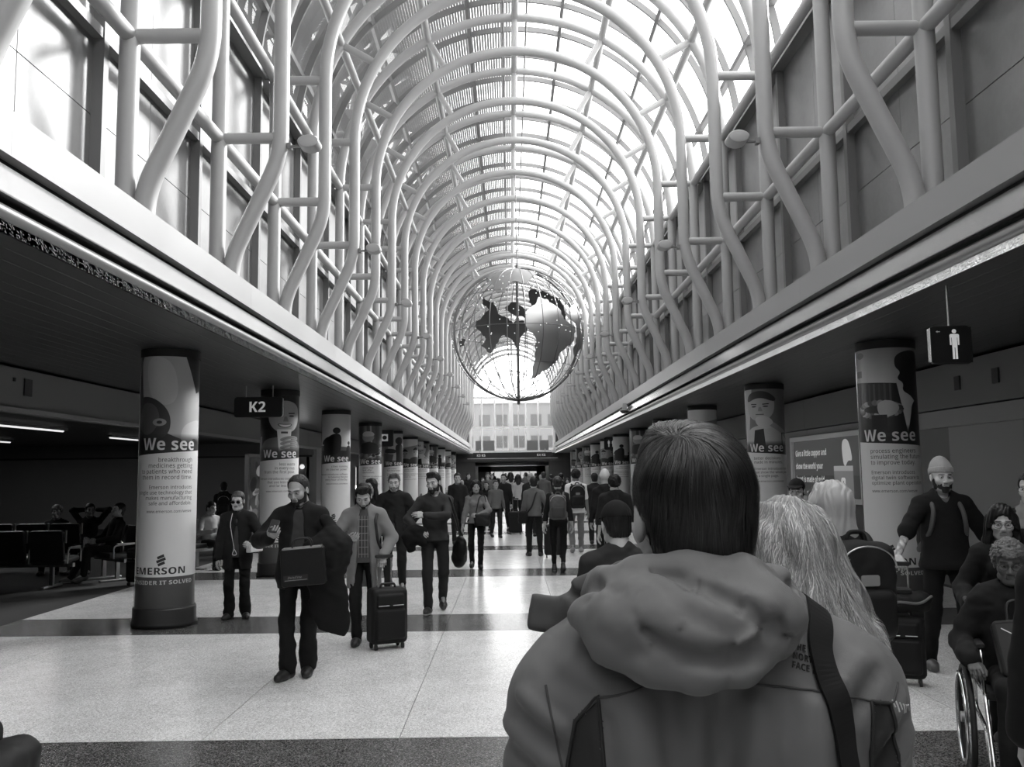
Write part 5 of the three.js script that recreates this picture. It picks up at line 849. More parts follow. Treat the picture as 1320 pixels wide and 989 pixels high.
person('stocky person in a black cap and dark T-shirt directly ahead, seen from behind', { h: 1.585, pos: [.36, 4.75], turn: PI + .12, lean: .10, fat: 1.2, tone: .33, res: 0, hat: ['cap', .012], hair: ['short', .012], head: [0, .15, 0], R: { at: [-.36, 1.30, .34], pole: [-1, -.6, -.3], dir: [.4, .5, .7], palm: [.8, 0, -.4] }, L: { at: [.27, .86, .2] }, tops: [{ name: 't_shirt', v: .028, slv: .26, hem: .78, e: .022, fa: .010 }], legs: { v: .02 } });
{
  const R = person('woman with straight blond hair and a dark jacket walking away', { h: 1.68, sex: 'f', pos: [1.33, 4.3], turn: PI + .10, tone: .4, res: 0, hair: ['long', .36, { len: .16 }], tops: [{ name: 'jacket', v: .02, hem: .82, hood: .9, collar: 1.2 }], legs: { v: .02 } });
  backpack(R, 'big black backpack with a small patch on the blond woman in the dark jacket', { v: .012, w: .155, h: .235, d: .085, patch: 1, at: [0, 1.25, -.165], res: .009 });
}
person('woman with loose dark hair ahead of the blond woman with the backpack', { h: 1.66, sex: 'f', pos: [1.86, 5.9], turn: PI, tone: .36, res: 1, hair: ['long', .035, { len: .2 }], tops: [{ name: 'coat', v: .035, hem: .7, hood: .8 }], legs: { v: .02 } });
person('man in a dark peaked cap by the charity billboard', { h: 1.64, pos: [2.90, 9.7], turn: -.7, head: [.2, .1, 0], tone: .3, res: 1, hat: ['cap', .014], hair: ['short', .015], tops: [{ name: 'jacket', v: .016, collar: 1.1 }], legs: { v: .016 } });
{
  const R = person('bearded man in a pale knit cap and black shirt pulling a suitcase towards the camera', { h: 1.80, pos: [3.55, 7.8], turn: -.12, fat: 1.12, head: [.02, .06, 0], tone: .42, tattoo: 1, res: 0, face: { stubble: .35 }, hat: ['beanie', .34], beard: [.03, .005], R: { at: [-.47, .96, .25], pole: [-.8, 0, -.6], dir: [-.1, -.55, .8], palm: [.1, -.8, -.5], curl: 1.1 }, L: { at: [.30, .93, .10], pole: [.8, 0, -.6], dir: [-.45, -.75, .5], palm: [-.7, .1, -.6], curl: .7 },
    feet: [[-.12, -.12, -.1, .0], [.12, .18, .15, 0]], tops: [{ name: 'undershirt', v: .10, slv: 0, vneck: .06 }, { name: 'shirt', v: .010, slv: .30, hem: .86, vneck: .13, collar: 1 }], legs: { v: .009 }, shoe: { v: .09 } });
  backpack(R, 'dark backpack with grey straps worn by the man in the knit cap', { v: .02, strap: .07, w: .14 });
  suitcase('black rolling suitcase beside the man in the knit cap', 2.97, 7.42, -.35, { rod: .40, h: .50, w: .34, d: .2 });
  const b = sdfThing('duffel_bag', 'black soft bag strapped on top of the knit-capped man\'s suitcase', 'bag', [2.99, .56, -7.40], -.2, [-.3, 0, -.2], [.3, .3, .2], .011, (F) => { F.cap([-.12, .10, 0], [.12, .10, 0], .10, .10, .03, { n: [0, 1, 0], s: .85 }).disp(fold(.012)); }, cloth(.014, .7), 'bag'); part('top_flap', rbox(.16, .05, .12, .02, -.02, .19, 0), M.black, b); part('strap', sweep(fillet([V(-.2, .08, .1), V(-.08, .12, .13), V(.1, .10, .13), V(.2, .16, .08)], .06, 4), .011, 8), cloth(.12), b);
}
// wheelchair with its passenger, the woman who pushes it, and people at the right edge
{
  const W0 = [2.70, 5.2], turn = -.36, t = thing('wheelchair', 'folding wheelchair with big spoked wheels at the right edge', 'wheelchair', [W0[0], 0, -W0[1]], turn);
  const wheel = (s) => { const w = new THREE.Group(); w.name = 'wheel'; w.position.set(s * .30, .305, -.02); t.add(w); part('tyre', new THREE.TorusGeometry(.29, .017, 10, 56).rotateY(PI / 2), M.black, w); part('push_rim', new THREE.TorusGeometry(.25, .009, 8, 48).rotateY(PI / 2).translate(s * .03, 0, 0), M.chrome, w); part('hub', new THREE.CylinderGeometry(.03, .03, .07, 14).rotateZ(PI / 2), M.steel, w); const sp = []; for (let i = 0; i < 24; i++) { const a = i / 24 * 2 * PI; sp.push(bar([0, Math.sin(a) * .02, Math.cos(a) * .02], [0, Math.sin(a + .2) * .28, Math.cos(a + .2) * .28], .002, 5)); } part('spokes', merge(sp), M.chrome, w); };
  wheel(-1); wheel(1);
  for (const s of [-1, 1]) {
    part('side_frame', merge([sweep(fillet([V(s * .23, .93, -.32), V(s * .23, .92, -.24), V(s * .23, .32, -.22), V(s * .23, .30, .18), V(s * .23, .12, .34)], .05, 4), .012, 8), sweep(fillet([V(s * .23, .50, -.22), V(s * .23, .50, .22), V(s * .23, .16, .42)], .06, 4), .012, 8), sweep(fillet([V(s * .23, .5, -.2), V(s * .23, .72, -.2), V(s * .23, .72, .16), V(s * .23, .5, .2)], .05, 4), .011, 8)]), M.chrome, t);
    part('armrest', rbox(.05, .03, .32, .012, s * .23, .74, -.02), M.black, t); part('push_handle', bar([s * .23, .93, -.30], [s * .23, .93, -.42], .018, 10), M.black, t);
    part('caster', new THREE.TorusGeometry(.07, .016, 8, 24).rotateY(PI / 2).translate(s * .22, .086, .30), M.black, t); part('footrest', rbox(.14, .015, .15, .01, s * .12, .12, .47), M.dark, t);
  }
  part('seat', rbox(.44, .05, .42, .02, 0, .48, 0), M.black, t); part('back', rbox(.44, .42, .03, .02, 0, .74, -.24), M.black, t);
  const R = person('elderly person with short grey curls sitting in the wheelchair in a dark coat', { h: 1.62, pos: [W0[0] - .01, W0[1] + .06], turn, sit: .60, lean: .04, tone: .07, head: [-.12, .12, 0], res: 0, hair: ['curly', .10], glasses: true, feet: [[-.12, .47, 0, .10, [0, 1, .6]], [.12, .47, 0, .10, [0, 1, .6]]], R: { at: [-.27, .72, .24], pole: [-.5, -.8, -.5], dir: [.1, -.4, .9], palm: [.2, -.9, -.3], curl: .9 }, L: { at: [.10, .74, .32], pole: [.5, -.8, -.3], dir: [-.8, -.2, .5], palm: [0, -1, 0] }, tops: [{ name: 'coat', v: .013, hem: .5, collar: 1.3, e: .03, fa: .012 }], legs: { v: .012 } });
  const b = thing('tote_bag', 'dark tote bag with white squiggles on the wheelchair passenger\'s lap', 'bag', A3(R.world([.04, .82, .30])), turn); b.rotation.x = -.35;
  part('bag', rbox(.34, .30, .10, .03), cloth(.02, .6), b); part('print', new THREE.PlaneGeometry(.30, .26).translate(0, 0, .0515), mat(1, .5, { map: canvasTex(256, 224, (c) => { c.fillStyle = G(30); c.fillRect(0, 0, 256, 224); c.strokeStyle = G(215); c.lineWidth = 5; for (let k = 0; k < 5; k++) { c.beginPath(); for (let i = 0; i < 9; i++) c.lineTo(20 + (i * 53 + k * 91) % 220, 20 + (i * 37 + k * 67) % 190); c.stroke(); } }) }), b); part('handle', sweep(fillet([V(-.08, .14, 0), V(-.06, .26, 0), V(.06, .26, 0), V(.08, .14, 0)], .04, 4), .009, 8), M.black, b);
  person('young woman with glasses and long dark hair pushing the wheelchair', { h: 1.50, sex: 'f', pos: [2.98, 5.85], turn: -.30, lean: .05, tone: .30, head: [-.1, .08, 0], res: 0, hair: ['long', .010, { len: .36 }], glasses: true, R: { at: [-.29, 1.03, .22], pole: [-.5, -.8, -.5], dir: [0, -.2, 1], palm: [.2, -1, 0], curl: 1.1 }, L: { at: [.22, 1.05, .22], pole: [.5, -.8, -.5], dir: [0, -.2, 1], palm: [-.2, -1, 0], curl: 1.1 }, tops: [{ name: 'blouse', v: .4, slv: 0 }, { name: 'jacket', v: .012, hem: .8, open: .5, hood: .6 }], legs: { v: .014 } });
  person('woman in a patterned scarf and glasses cut by the right edge of the frame', { h: 1.70, sex: 'f', pos: [3.93, 7.1], turn: -.5, tone: .4, head: [-.3, .08, 0], res: 1, hair: ['bun', .02], glasses: true, tops: [{ name: 'coat', v: .02, hem: .7 }, { name: 'scarf', v: .22, slv: 0, hem: 1.30, collar: 1.6, fa: .015 }], legs: { v: .02 } });
  person('person in a long black coat close by at the right edge, mostly out of frame', { h: 1.70, pos: [1.74, 3.0], turn: PI - .5, tone: .3, res: 1, hair: ['short', .02], tops: [{ name: 'coat', v: .006, hem: .45, collar: 1, e: .03 }], legs: { v: .01 }, L: { at: [.26, .8, .1] } });
}
// ---------------------------------------------------------------- waiting area
{
  const R = person('person with a dark backpack standing at the waiting-area wall, back turned', { h: 1.62, pos: [-6.95, 21], turn: PI + .3, res: 2, hair: ['short', .015], tops: [{ name: 'jacket', v: .02, hood: 1 }], legs: { v: .02 } });
  backpack(R, 'dark backpack on the person at the waiting-area wall', { v: .014, res: .016 });
  const sitFeet = [[-.13, .46, -.1, 0, [0, 1, .5]], [.13, .42, .1, 0, [0, 1, .5]]];
  person('seated person lounging with legs stretched out beside the nearest left column', { h: 1.72, pos: [-7.15, 15.6], turn: -.75, sit: .52, lean: -.18, tone: .3, res: 1, hair: ['short', .02], feet: [[-.12, .66, -.1, 0, [0, 1, .3]], [.06, .52, .1, .06, [0, 1, .3]]], R: { at: [-.16, .70, .3] }, L: { at: [.16, .70, .3] }, tops: [{ name: 'jacket', v: .014, hem: .5, collar: 1 }], legs: { v: .02 }, shoe: { v: .08, sole: .4 } });
  person('seated person in pale sleeves just right of the nearest left column', { h: 1.66, pos: [-6.02, 17.3], turn: .9, sit: .52, tone: .3, res: 2, hair: ['short', .02], head: [.2, .2, 0], feet: sitFeet, R: { at: [-.16, .76, .3] }, L: { at: [.16, .76, .3] }, tops: [{ name: 'sweater', v: .3, hem: .5 }], legs: { v: .02 } });
  person('seated person with grey curls whose head shows above the rear seat row', { h: 1.62, pos: [-8.77, 16.9], turn: .2, sit: .52, tone: .35, res: 2, hair: ['curly', .16], feet: sitFeet, R: { at: [-.16, .7, .3] }, L: { at: [.16, .7, .3] }, tops: [{ name: 'jacket', v: .02, hem: .5 }], legs: { v: .02 } });
  person('seated person in dark clothes with arms raised behind the head', { h: 1.66, pos: [-8.15, 16.9], turn: .1, sit: .52, tone: .2, res: 2, hair: ['short', .012], head: [.5, 0, 0], feet: sitFeet, R: { at: [-.10, 1.22, -.12], pole: [-1, .3, .2], dir: [1, .2, 0], palm: [0, 0, 1] }, L: { at: [.10, 1.22, -.12], pole: [1, .3, .2], dir: [-1, .2, 0], palm: [0, 0, 1] }, tops: [{ name: 'jacket', v: .014, hem: .5 }], legs: { v: .02 } });
  suitcase('dark suitcase with chrome handle rods standing by the seated person', -6.30, 14.75, -.4, { rod: .34 });
}
{ // tall soft case in the lower left corner, close to the camera
  const t = thing('luggage_stack', 'black soft luggage close to the camera in the lower left corner', 'luggage', [-1.86, 0, -2.66], .2);
  const F = new Field([-.3, 0, -.25], [.3, 1.1, .25], .012); F.box([0, .52, 0], [.23, .46, .15], .07).disp(fold(.008)); part('shell', F.mesh(), cloth(.012, .6), t); const G2 = new Field([-.25, .85, -.25], [.3, 1.2, .25], .01); G2.box([-.02, .99, .02], [.15, .05, .12], .04).disp(fold(.006)); part('top_pouch', G2.mesh(), cloth(.01, .6), t);
  part('top_handle', sweep(fillet([V(-.09, 1.02, .02), V(-.08, 1.075, .02), V(.04, 1.075, .02), V(.05, 1.02, .02)], .03, 4), .012, 8), M.black, t); part('front_pocket', rbox(.34, .4, .06, .05, 0, .36, .165), cloth(.016, .6), t); part('zip', sweep([V(-.13, .62, .157), V(.13, .62, .157)], .005, 6), M.steel, t);
  for (const a of [-1, 1]) for (const b of [-1, 1]) { const m = part('wheel', new THREE.CylinderGeometry(.035, .035, .03, 16).rotateZ(PI / 2), M.black, t); m.position.set(a * .16, .035, b * .09); }
}
// ---------------------------------------------------------------- the distant crowd: a few kinds, repeated
{
  const kinds = [
    ['dark-coated', { tops: [{ name: 'coat', v: .015, hem: .62, open: .5 }], hair: ['short', .02], feet: [[-.09, .14, 0, 0], [.09, -.16, 0, .08]] }], ['grey-jacketed', { tops: [{ name: 'jacket', v: .09 }], hair: ['short', .04], feet: [[-.09, -.14, 0, .06], [.09, .16, 0, 0]] }],
    ['pale-topped', { sex: 'f', tops: [{ name: 'sweater', v: .4 }], hair: ['long', .03], feet: [[-.08, .12, 0, 0], [.08, -.12, 0, .06]] }], ['black-jacketed', { tops: [{ name: 'jacket', v: .012, hood: 1 }], hair: ['bun', .02], sex: 'f' }], ['light-haired', { tops: [{ name: 'jacket', v: .03 }], hair: ['short', .3] }],
  ];
  const protos = [], seen = {}; let n = 0; const nth = ['nearest', 'second', 'third', 'fourth', 'fifth', 'sixth', 'seventh'];
  const spots = [[-1.55, 22.5, 0, 0], [-.62, 24.5, 1, 0], [-.41, 26.8, 0, 0], [-.95, 27.5, 3, 0], [.05, 30, 2, 1], [.5, 28, 3, 1], [.95, 31, 1, 1], [.35, 24.8, 4, 1], [1.35, 27.5, 0, 1], [-1.9, 31, 4, 0], [-2.4, 26, 3, 0], [-.2, 33, 2, 0], [1.7, 33, 3, 1], [-1.1, 35, 1, 0], [.7, 36, 0, 1], [2.1, 36, 2, 1], [-2.0, 38, 0, 0], [.1, 40, 3, 0], [1.2, 41, 4, 1], [-.8, 43, 2, 0], [-1.6, 45, 1, 0], [.6, 46, 1, 1], [1.9, 46, 0, 1], [-.2, 50, 4, 0], [1.0, 51, 2, 1], [-1.3, 53, 3, 0], [.3, 57, 0, 0], [-.7, 60, 2, 0], [1.5, 60, 3, 1], [0, 66, 1, 0], [-1.6, 64, 0, 0], [.9, 70, 4, 1], [-.6, 76, 3, 0], [.5, 82, 0, 0], [1.6, 78, 2, 1], [-1.7, 80, 1, 0]];
  for (const [x, z, k, away] of spots) {
    const near = z < 29, label = near ? ['dark-coated walker coming on behind the man in the polo', 'grey-jacketed walker just behind the woman with the handbag', 'man in a dark coat coming down the middle with a suitcase', 'black-jacketed walker left of the man in the dark coat', 'black-jacketed walker going away right of the middle', 'light-haired walker going away near the man in the grey pullover', 'dark-coated walker going away beside the white T-shirt', 'black-jacketed walker near the left columns'][n++] : `${nth[seen[k + '/' + away] = (seen[k + '/' + away] ?? -1) + 1]} ${kinds[k][0]} walker in the crowd far down the hall, ${away ? 'going away' : 'coming on'}`;
    let o; const turn = (away ? PI : 0) + .3 * Math.sin(z * 7), s = .95 + .08 * Math.sin(z * 13 + x);
    if (!protos[k]) { o = protos[k] = person(label, { h: 1.72, pos: [x, z], turn, res: 3, tone: .28, legs: { v: .02 }, ...kinds[k][1] }).t; } else o = dup(protos[k], [x, 0, -z], turn, label);
    o.scale.setScalar(s); if (!near) o.userData.group = `${kinds[k][0]} walkers far down the hall, ${away ? 'going away' : 'coming on'}`; else delete o.userData.group;
  }
  suitcase('black suitcase beside the man in the dark coat in the middle of the hall', -.08, 25.6, PI, { h: .6 });
}

// ---------------------------------------------------------------- loose hair: thin ribbons that follow a surface
function strands(F, g, count, keep, flow, o = {}) {
  const { steps = 12, step = .008, w = .0011, lift = .002, tone = [.02, .05], wave = 0, drop = 0 } = o, P = g.attributes.position, pos = [], nor = [], col = [], idx = [];
  for (let s = 0, tries = 0; s < count && tries < count * 30; tries++) {
    const i = Math.floor(rnd() * P.count), p = V(P.getX(i) + (rnd() - .5) * .006, P.getY(i) + (rnd() - .5) * .006, P.getZ(i) + (rnd() - .5) * .006), n0 = F.grad(p.x, p.y, p.z); if (!keep(p, n0)) continue; s++;
    const l = lift * (.3 + rnd()), c = tone[0] + (tone[1] - tone[0]) * rnd() ** 1.6, ph = rnd() * 6.28, fr = .7 + rnd() * .6, L = Math.round(steps * (.6 + .5 * rnd())), b = pos.length / 3;
    for (let k = 0; k <= L; k++) {
      const n = F.grad(p.x, p.y, p.z), d = F.at(p.x, p.y, p.z); if (d < .2) p.addScaledVector(n, -Math.max(-.01, Math.min(.01, d - l - k * drop)));
      const f = flow(p, n); f.addScaledVector(n, -f.dot(n)); if (f.lengthSq() < 1e-8) f.set(0, -1, 0); f.normalize(); const side = f.clone().cross(n).normalize(); if (wave) f.addScaledVector(side, wave * Math.sin(ph + k * fr * .8)).normalize();
      const ww = w * (1 - .75 * (k / L) ** 2) * .5; pos.push(p.x + side.x * ww, p.y + side.y * ww, p.z + side.z * ww, p.x - side.x * ww, p.y - side.y * ww, p.z - side.z * ww);
      for (const e of [1, -1]) { const N = n.clone().addScaledVector(side, e * .7).normalize(); nor.push(N.x, N.y, N.z); const v = c * (.85 + .3 * rnd()); col.push(v, v, v); }
      if (k < L) { const q = b + 2 * k; idx.push(q, q + 2, q + 1, q + 1, q + 2, q + 3); } p.addScaledVector(f, step);
    }
  }
  const r = new THREE.BufferGeometry(); r.setAttribute('position', new THREE.Float32BufferAttribute(pos, 3)); r.setAttribute('normal', new THREE.Float32BufferAttribute(nor, 3)); r.setAttribute('color', new THREE.Float32BufferAttribute(col, 3)); r.setIndex(idx); return r;
}
const hairStrand = new THREE.MeshStandardMaterial({ color: 0xffffff, vertexColors: true, roughness: .36 });

// ---------------------------------------------------------------- the man in the shell jacket right in front of the camera
{
  const HT = 1.815, R = person('man with short dark hair in a grey hooded shell jacket close ahead, seen from behind', { h: HT, pos: [.035, 1.25], turn: PI, head: [.16, .0, .02], tone: .30, res: 0, headScale: .93, tops: [], legs: { v: .03 } }), t = R.t, S = R.S;
  const flipY = (g) => g.rotateY(PI);                        // modelled with x to the right and z towards the camera
  const add1 = (n, g, m, l) => part(n, flipY(g), m, t, l);
  const E = R.arms.map((a) => ({ e: [-a.e[0] * S, a.e[1] * S, -a.e[2] * S], w: [-a.w[0] * S, a.w[1] * S, -a.w[2] * S] })), eL = E.find((a) => a.e[0] < 0), eR = E.find((a) => a.e[0] > 0);
  const shell = phys(.125, .62, { sheen: .3, sheenRoughness: .5, sheenColor: grey(.4) }), shellDark = phys(.014, .7, {}), weave = tex(256, (u, v, x, y) => .5 + .25 * ((x + y) % 4 < 2 ? 1 : -1) * (.6 + .4 * hash(x, y, 3))); weave.repeat.set(14, 14); shell.bumpMap = weave; shell.bumpScale = .0006;
  const uvCyl = (g) => { const p = g.attributes.position, u = new Float32Array(p.count * 2); for (let i = 0; i < p.count; i++) { u[2 * i] = p.getX(i) + p.getZ(i) * .6; u[2 * i + 1] = p.getY(i); } g.setAttribute('uv', new THREE.BufferAttribute(u, 2)); return g; };
  // jacket
  const J = new Field([-.40, .70, -.32], [.40, 1.66, .26], .0075);
  J.cap([-.170, 1.445, -.01], [.19, 1.445, -.01], .066, .068, .05).cap([-.05, 1.575, -.02], [-.170, 1.462, -.01], .05, .062, .05).cap([.04, 1.575, -.02], [.19, 1.462, -.01], .05, .064, .05);
  J.cap([0, 1.42, 0], [0, .82, -.01], .205, .195, .05, { n: [0, 0, 1], s: .58 }).cap([-.09, 1.40, .055], [-.10, 1.25, .06], .075, .08, .06).cap([.09, 1.40, .055], [.10, 1.25, .06], .075, .08, .06);
  J.cap([-.190, 1.425, -.01], mixp([-.225, 1.2, -.02], eL.e, .6), .068, .066, .05).cap(mixp([-.225, 1.2, -.02], eL.e, .6), eL.w, .066, .045, .03);
  J.cap([.205, 1.425, -.01], mixp([.235, 1.2, -.02], eR.e, .6), .072, .066, .05).cap(mixp([.235, 1.2, -.02], eR.e, .6), eR.w, .066, .045, .03);
  // drapes running down the back and around the sleeves
  for (const [a, b, w, d] of [[[-.105, 1.475, .125], [-.085, 1.25, .15], .020, -.012], [[-.062, 1.475, .14], [-.058, 1.22, .155], .014, .010], [[-.03, 1.47, .14], [-.032, 1.2, .155], .014, -.009], [[.005, 1.46, .14], [.0, 1.2, .155], .016, .010], [[.045, 1.46, .14], [.03, 1.2, .15], .016, -.010], [[.085, 1.47, .13], [.07, 1.22, .15], .014, .009], [[.12, 1.455, .12], [.115, 1.25, .14], .016, -.009], [[-.14, 1.44, .12], [-.13, 1.25, .13], .013, .008],
    [[-.245, 1.46, .03], [-.195, 1.425, .08], .012, -.010], [[-.25, 1.435, .03], [-.20, 1.40, .085], .011, .010], [[-.265, 1.415, .03], [-.205, 1.375, .085], .012, -.010], [[-.27, 1.39, .03], [-.21, 1.345, .085], .012, .009], [[-.18, 1.50, .05], [-.125, 1.47, .11], .016, -.008], [[-.15, 1.52, .05], [-.10, 1.49, .11], .012, .007],
    [[.255, 1.45, .03], [.215, 1.40, .08], .012, -.010], [[.262, 1.425, .03], [.22, 1.375, .085], .011, .010], [[.275, 1.40, .03], [.23, 1.35, .08], .012, -.009], [[.20, 1.50, .04], [.15, 1.46, .11], .016, -.008], [[.225, 1.485, .02], [.18, 1.44, .09], .012, .007]]) J.crease([0, .2, .4, .6, .8, 1].map((u) => { const p = mixp(a, b, u); let z = .24; while (z > -.02 && J.at(p[0], p[1], z) > .001) z -= .002; return [p[0], p[1], z]; }), w * .8, d * (Math.abs(a[0]) > .14 ? 1.15 : 1.7));
  J.disp((x, y, z) => .006 * vnoise(x * 15 + y * 5, y * 8, z * 11) + .003 * vnoise(x * 34, y * 20 + x * 12, z * 30) + .0007 * vnoise(x * 90, y * 90, z * 90)).cap([0, 1.55, -.02], [0, 1.75, -.02], .065, .09, .008, { op: '-' }).cut((x, y) => .78 - y);
  const onJ = (x, y, lift = .002, from = .25, G = J) => { let z = from; for (let i = 0; i < 400; i++) { const d = G.at(x, y, z); if (d < lift) break; z -= Math.max(.0005, Math.min(d - lift, .01) * .7); } return V(x, y, z); };
  const inside = (poly, x, y) => { let c = false; for (let i = 0, j = poly.length - 1; i < poly.length; j = i++) { const [a, b] = poly[i], [d, e] = poly[j]; if ((b > y) !== (e > y) && x < (d - a) * (y - b) / (e - b) + a) c = !c; } return c; };
  const PL = [[-.22, .78], [-.19, 1.36], [-.177, 1.436], [-.148, 1.470], [-.143, 1.39], [-.135, .78]], PR = [[.195, .78], [.203, 1.39], [.207, 1.452], [.232, 1.448], [.245, 1.38], [.27, .78]];
  { const g = J.mesh(), p = g.attributes.position, ix = g.index.array, a = [], b = []; for (let i = 0; i < ix.length; i += 3) { const cx = (p.getX(ix[i]) + p.getX(ix[i + 1]) + p.getX(ix[i + 2])) / 3, cy = (p.getY(ix[i]) + p.getY(ix[i + 1]) + p.getY(ix[i + 2])) / 3, cz = (p.getZ(ix[i]) + p.getZ(ix[i + 1]) + p.getZ(ix[i + 2])) / 3; (cz > 0 && (inside(PL, cx, cy) || inside(PR, cx, cy)) ? b : a).push(ix[i], ix[i + 1], ix[i + 2]); }
    const g2 = g.clone(); g.setIndex(a); g2.setIndex(b); add1('jacket', uvCyl(g), shell); add1('side_panel', uvCyl(g2), shellDark, 'black stretch panels of the jacket'); }
  const line = (pts, r = .0022, lift = .0012) => { const o = []; for (let i = 0; i + 1 < pts.length; i++) for (let k = 0; k < 10; k++) { const a = pts[i], b = pts[i + 1], u = k / 10; o.push(onJ(a[0] + (b[0] - a[0]) * u, a[1] + (b[1] - a[1]) * u, lift)); } o.push(onJ(...pts[pts.length - 1], lift)); let on = o.filter((p) => p.z > -.06 && Math.abs(J.at(p.x, p.y, p.z)) < .01); if (on.length < 2) on = o.slice(0, 2); return sweep(on, r, 6); };
  add1('seam', merge([line([[-.212, 1.475], [-.206, 1.44], [-.198, 1.40], [-.19, 1.36]], .0016), line([[-.177, 1.436], [-.147, 1.468], [-.09, 1.483], [.0, 1.485], [.053, 1.483], [.12, 1.475], [.207, 1.452]], .0016), line([[.25, 1.47], [.238, 1.45], [.232, 1.448]], .0016)]), mat(.05, .7), 'stitched dark seams');
  add1('panel_piping', merge([line(PL.slice(0, 6), .0026), line(PR.slice(0, 6), .0026)]), shellDark);
  // hood lying on the shoulders
  const Hd = new Field([-.26, 1.42, -.16], [.22, 1.70, .27], .0055);
  const chain = (F, pts, r, k, op, r2 = r) => { for (let i = 0; i + 1 < pts.length; i++) F.cap(pts[i], pts[i + 1], r + (r2 - r) * i / (pts.length - 1), r + (r2 - r) * (i + 1) / (pts.length - 1), k, { op }); return F; };
  Hd.ell([-.025, 1.568, .085], [.142, .066, .085], .03).ell([-.05, 1.545, .105], [.10, .045, .07], .03);
  chain(Hd, [[-.115, 1.55, -.085], [-.128, 1.585, -.02], [-.125, 1.595, .035], [-.085, 1.613, .075], [-.025, 1.620, .092], [.045, 1.612, .088], [.098, 1.592, .05], [.112, 1.57, -.01], [.10, 1.54, -.08]], .025, .02);
  chain(Hd, [[-.165, 1.567, .075], [-.135, 1.538, .115], [-.085, 1.514, .150], [-.032, 1.505, .165], [.022, 1.513, .158], [.068, 1.54, .13], [.102, 1.566, .08]], .019, .022);
  Hd.ell([.035, 1.572, .125], [.075, .04, .045], .03).ell([-.07, 1.565, .12], [.07, .035, .04], .03);
  Hd.crease([[-.150, 1.605, .06], [-.115, 1.585, .13], [-.085, 1.552, .17], [-.045, 1.530, .185], [.0, 1.522, .185], [.04, 1.530, .175]], .009, .014); Hd.crease([[-.13, 1.612, .06], [-.09, 1.592, .14], [-.055, 1.562, .178], [-.01, 1.548, .19]], .014, -.008);
  Hd.crease([[-.075, 1.616, .10], [-.03, 1.605, .145], [.02, 1.588, .165], [.052, 1.566, .17]], .012, .014); Hd.crease([[.118, 1.602, .05], [.09, 1.585, .11], [.070, 1.57, .15], [.052, 1.566, .17]], .010, .012); Hd.crease([[.06, 1.60, .13], [.052, 1.58, .165], [.045, 1.562, .178], [.01, 1.545, .19]], .010, -.010);
  Hd.crease([[.055, 1.562, .17], [.075, 1.548, .15], [.10, 1.56, .11]], .010, .009); Hd.crease([[.05, 1.556, .175], [.03, 1.535, .18], [-.005, 1.528, .185]], .009, .007); Hd.crease([[-.15, 1.575, .10], [-.11, 1.545, .15], [-.07, 1.518, .165], [-.02, 1.508, .172]], .005, .005); Hd.crease([[-.02, 1.60, .15], [-.05, 1.58, .165], [-.075, 1.575, .165]], .008, -.006);
  Hd.cap([-.012, 1.56, -.02], [-.012, 1.75, -.03], .078, .095, .012, { op: '-' }); Hd.disp((x, y, z) => .0035 * vnoise(x * 30 + y * 18, y * 26, z * 22) + .0016 * vnoise(x * 70, y * 60, z * 60) + .0006 * vnoise(x * 160, y * 160, z * 160));
  add1('hood', uvCyl(Hd.mesh()), shell);
  // stiff collar flap at the left and the fold beside it
  const Cf = new Field([-.29, 1.47, -.14], [-.08, 1.64, .06], .005);
  Cf.box([-.196, 1.548, -.045], [.036, .026, .010], .006, .01, { q: new THREE.Quaternion().setFromEuler(new THREE.Euler(.15, .35, .12)) }).cap([-.155, 1.583, -.03], [-.10, 1.605, .0], .020, .022, .02).cap([-.165, 1.55, -.035], [-.115, 1.57, .02], .022, .024, .02).cap([-.175, 1.585, -.03], [-.13, 1.56, .03], .005, .005, .012, { op: '-' }).disp((x, y, z) => .0015 * vnoise(x * 60, y * 60, z * 60));
  add1('collar_flap', uvCyl(Cf.mesh()), phys(.06, .7, {}), 'darker turned-out collar flap');
  // embroidered lettering on the right shoulder blade
  const font = await new FontLoader().loadAsync('fonts/droid/droid_sans_bold.typeface.json');
  { const L = []; ['THE', 'NORTH', 'FACE'].forEach((s, i) => { const g = new TextGeometry(s, { font, size: .0078, depth: .0012, curveSegments: 2, bevelEnabled: false }); g.translate(0, -i * .0108, 0).rotateZ(-.30); L.push(g); });
    for (let k = 0; k < 3; k++) { const a = []; for (let i = 0; i <= 8; i++) { const u = i / 8 * PI / 2; a.push(V(.047 - Math.cos(u) * (.006 + k * .005), -.022 + Math.sin(u) * (.006 + k * .005), .0006)); } L.push(sweep(a, .0013, 5).rotateZ(-.30)); }
    const g = merge(L), p = g.attributes.position; for (let i = 0; i < p.count; i++) { const q = onJ(.104 + p.getX(i), 1.522 + p.getY(i), .0006 + p.getZ(i), .16); p.setXYZ(i, q.x, q.y, Math.max(q.z, .05)); } add1('embroidered_logo', g, mat(.02, .7), 'dark embroidered lettering'); }
  { const L = []; for (let i = 0; i < 7; i++) { const x = .236 + i * .005, y = 1.452 - i * .002; L.push(line([[x, y], [x + .003, y - .009 - .004 * (i % 2)]], .0011, .0006)); } add1('sleeve_print', merge(L), mat(.45, .7), 'small pale marks on the right sleeve'); }
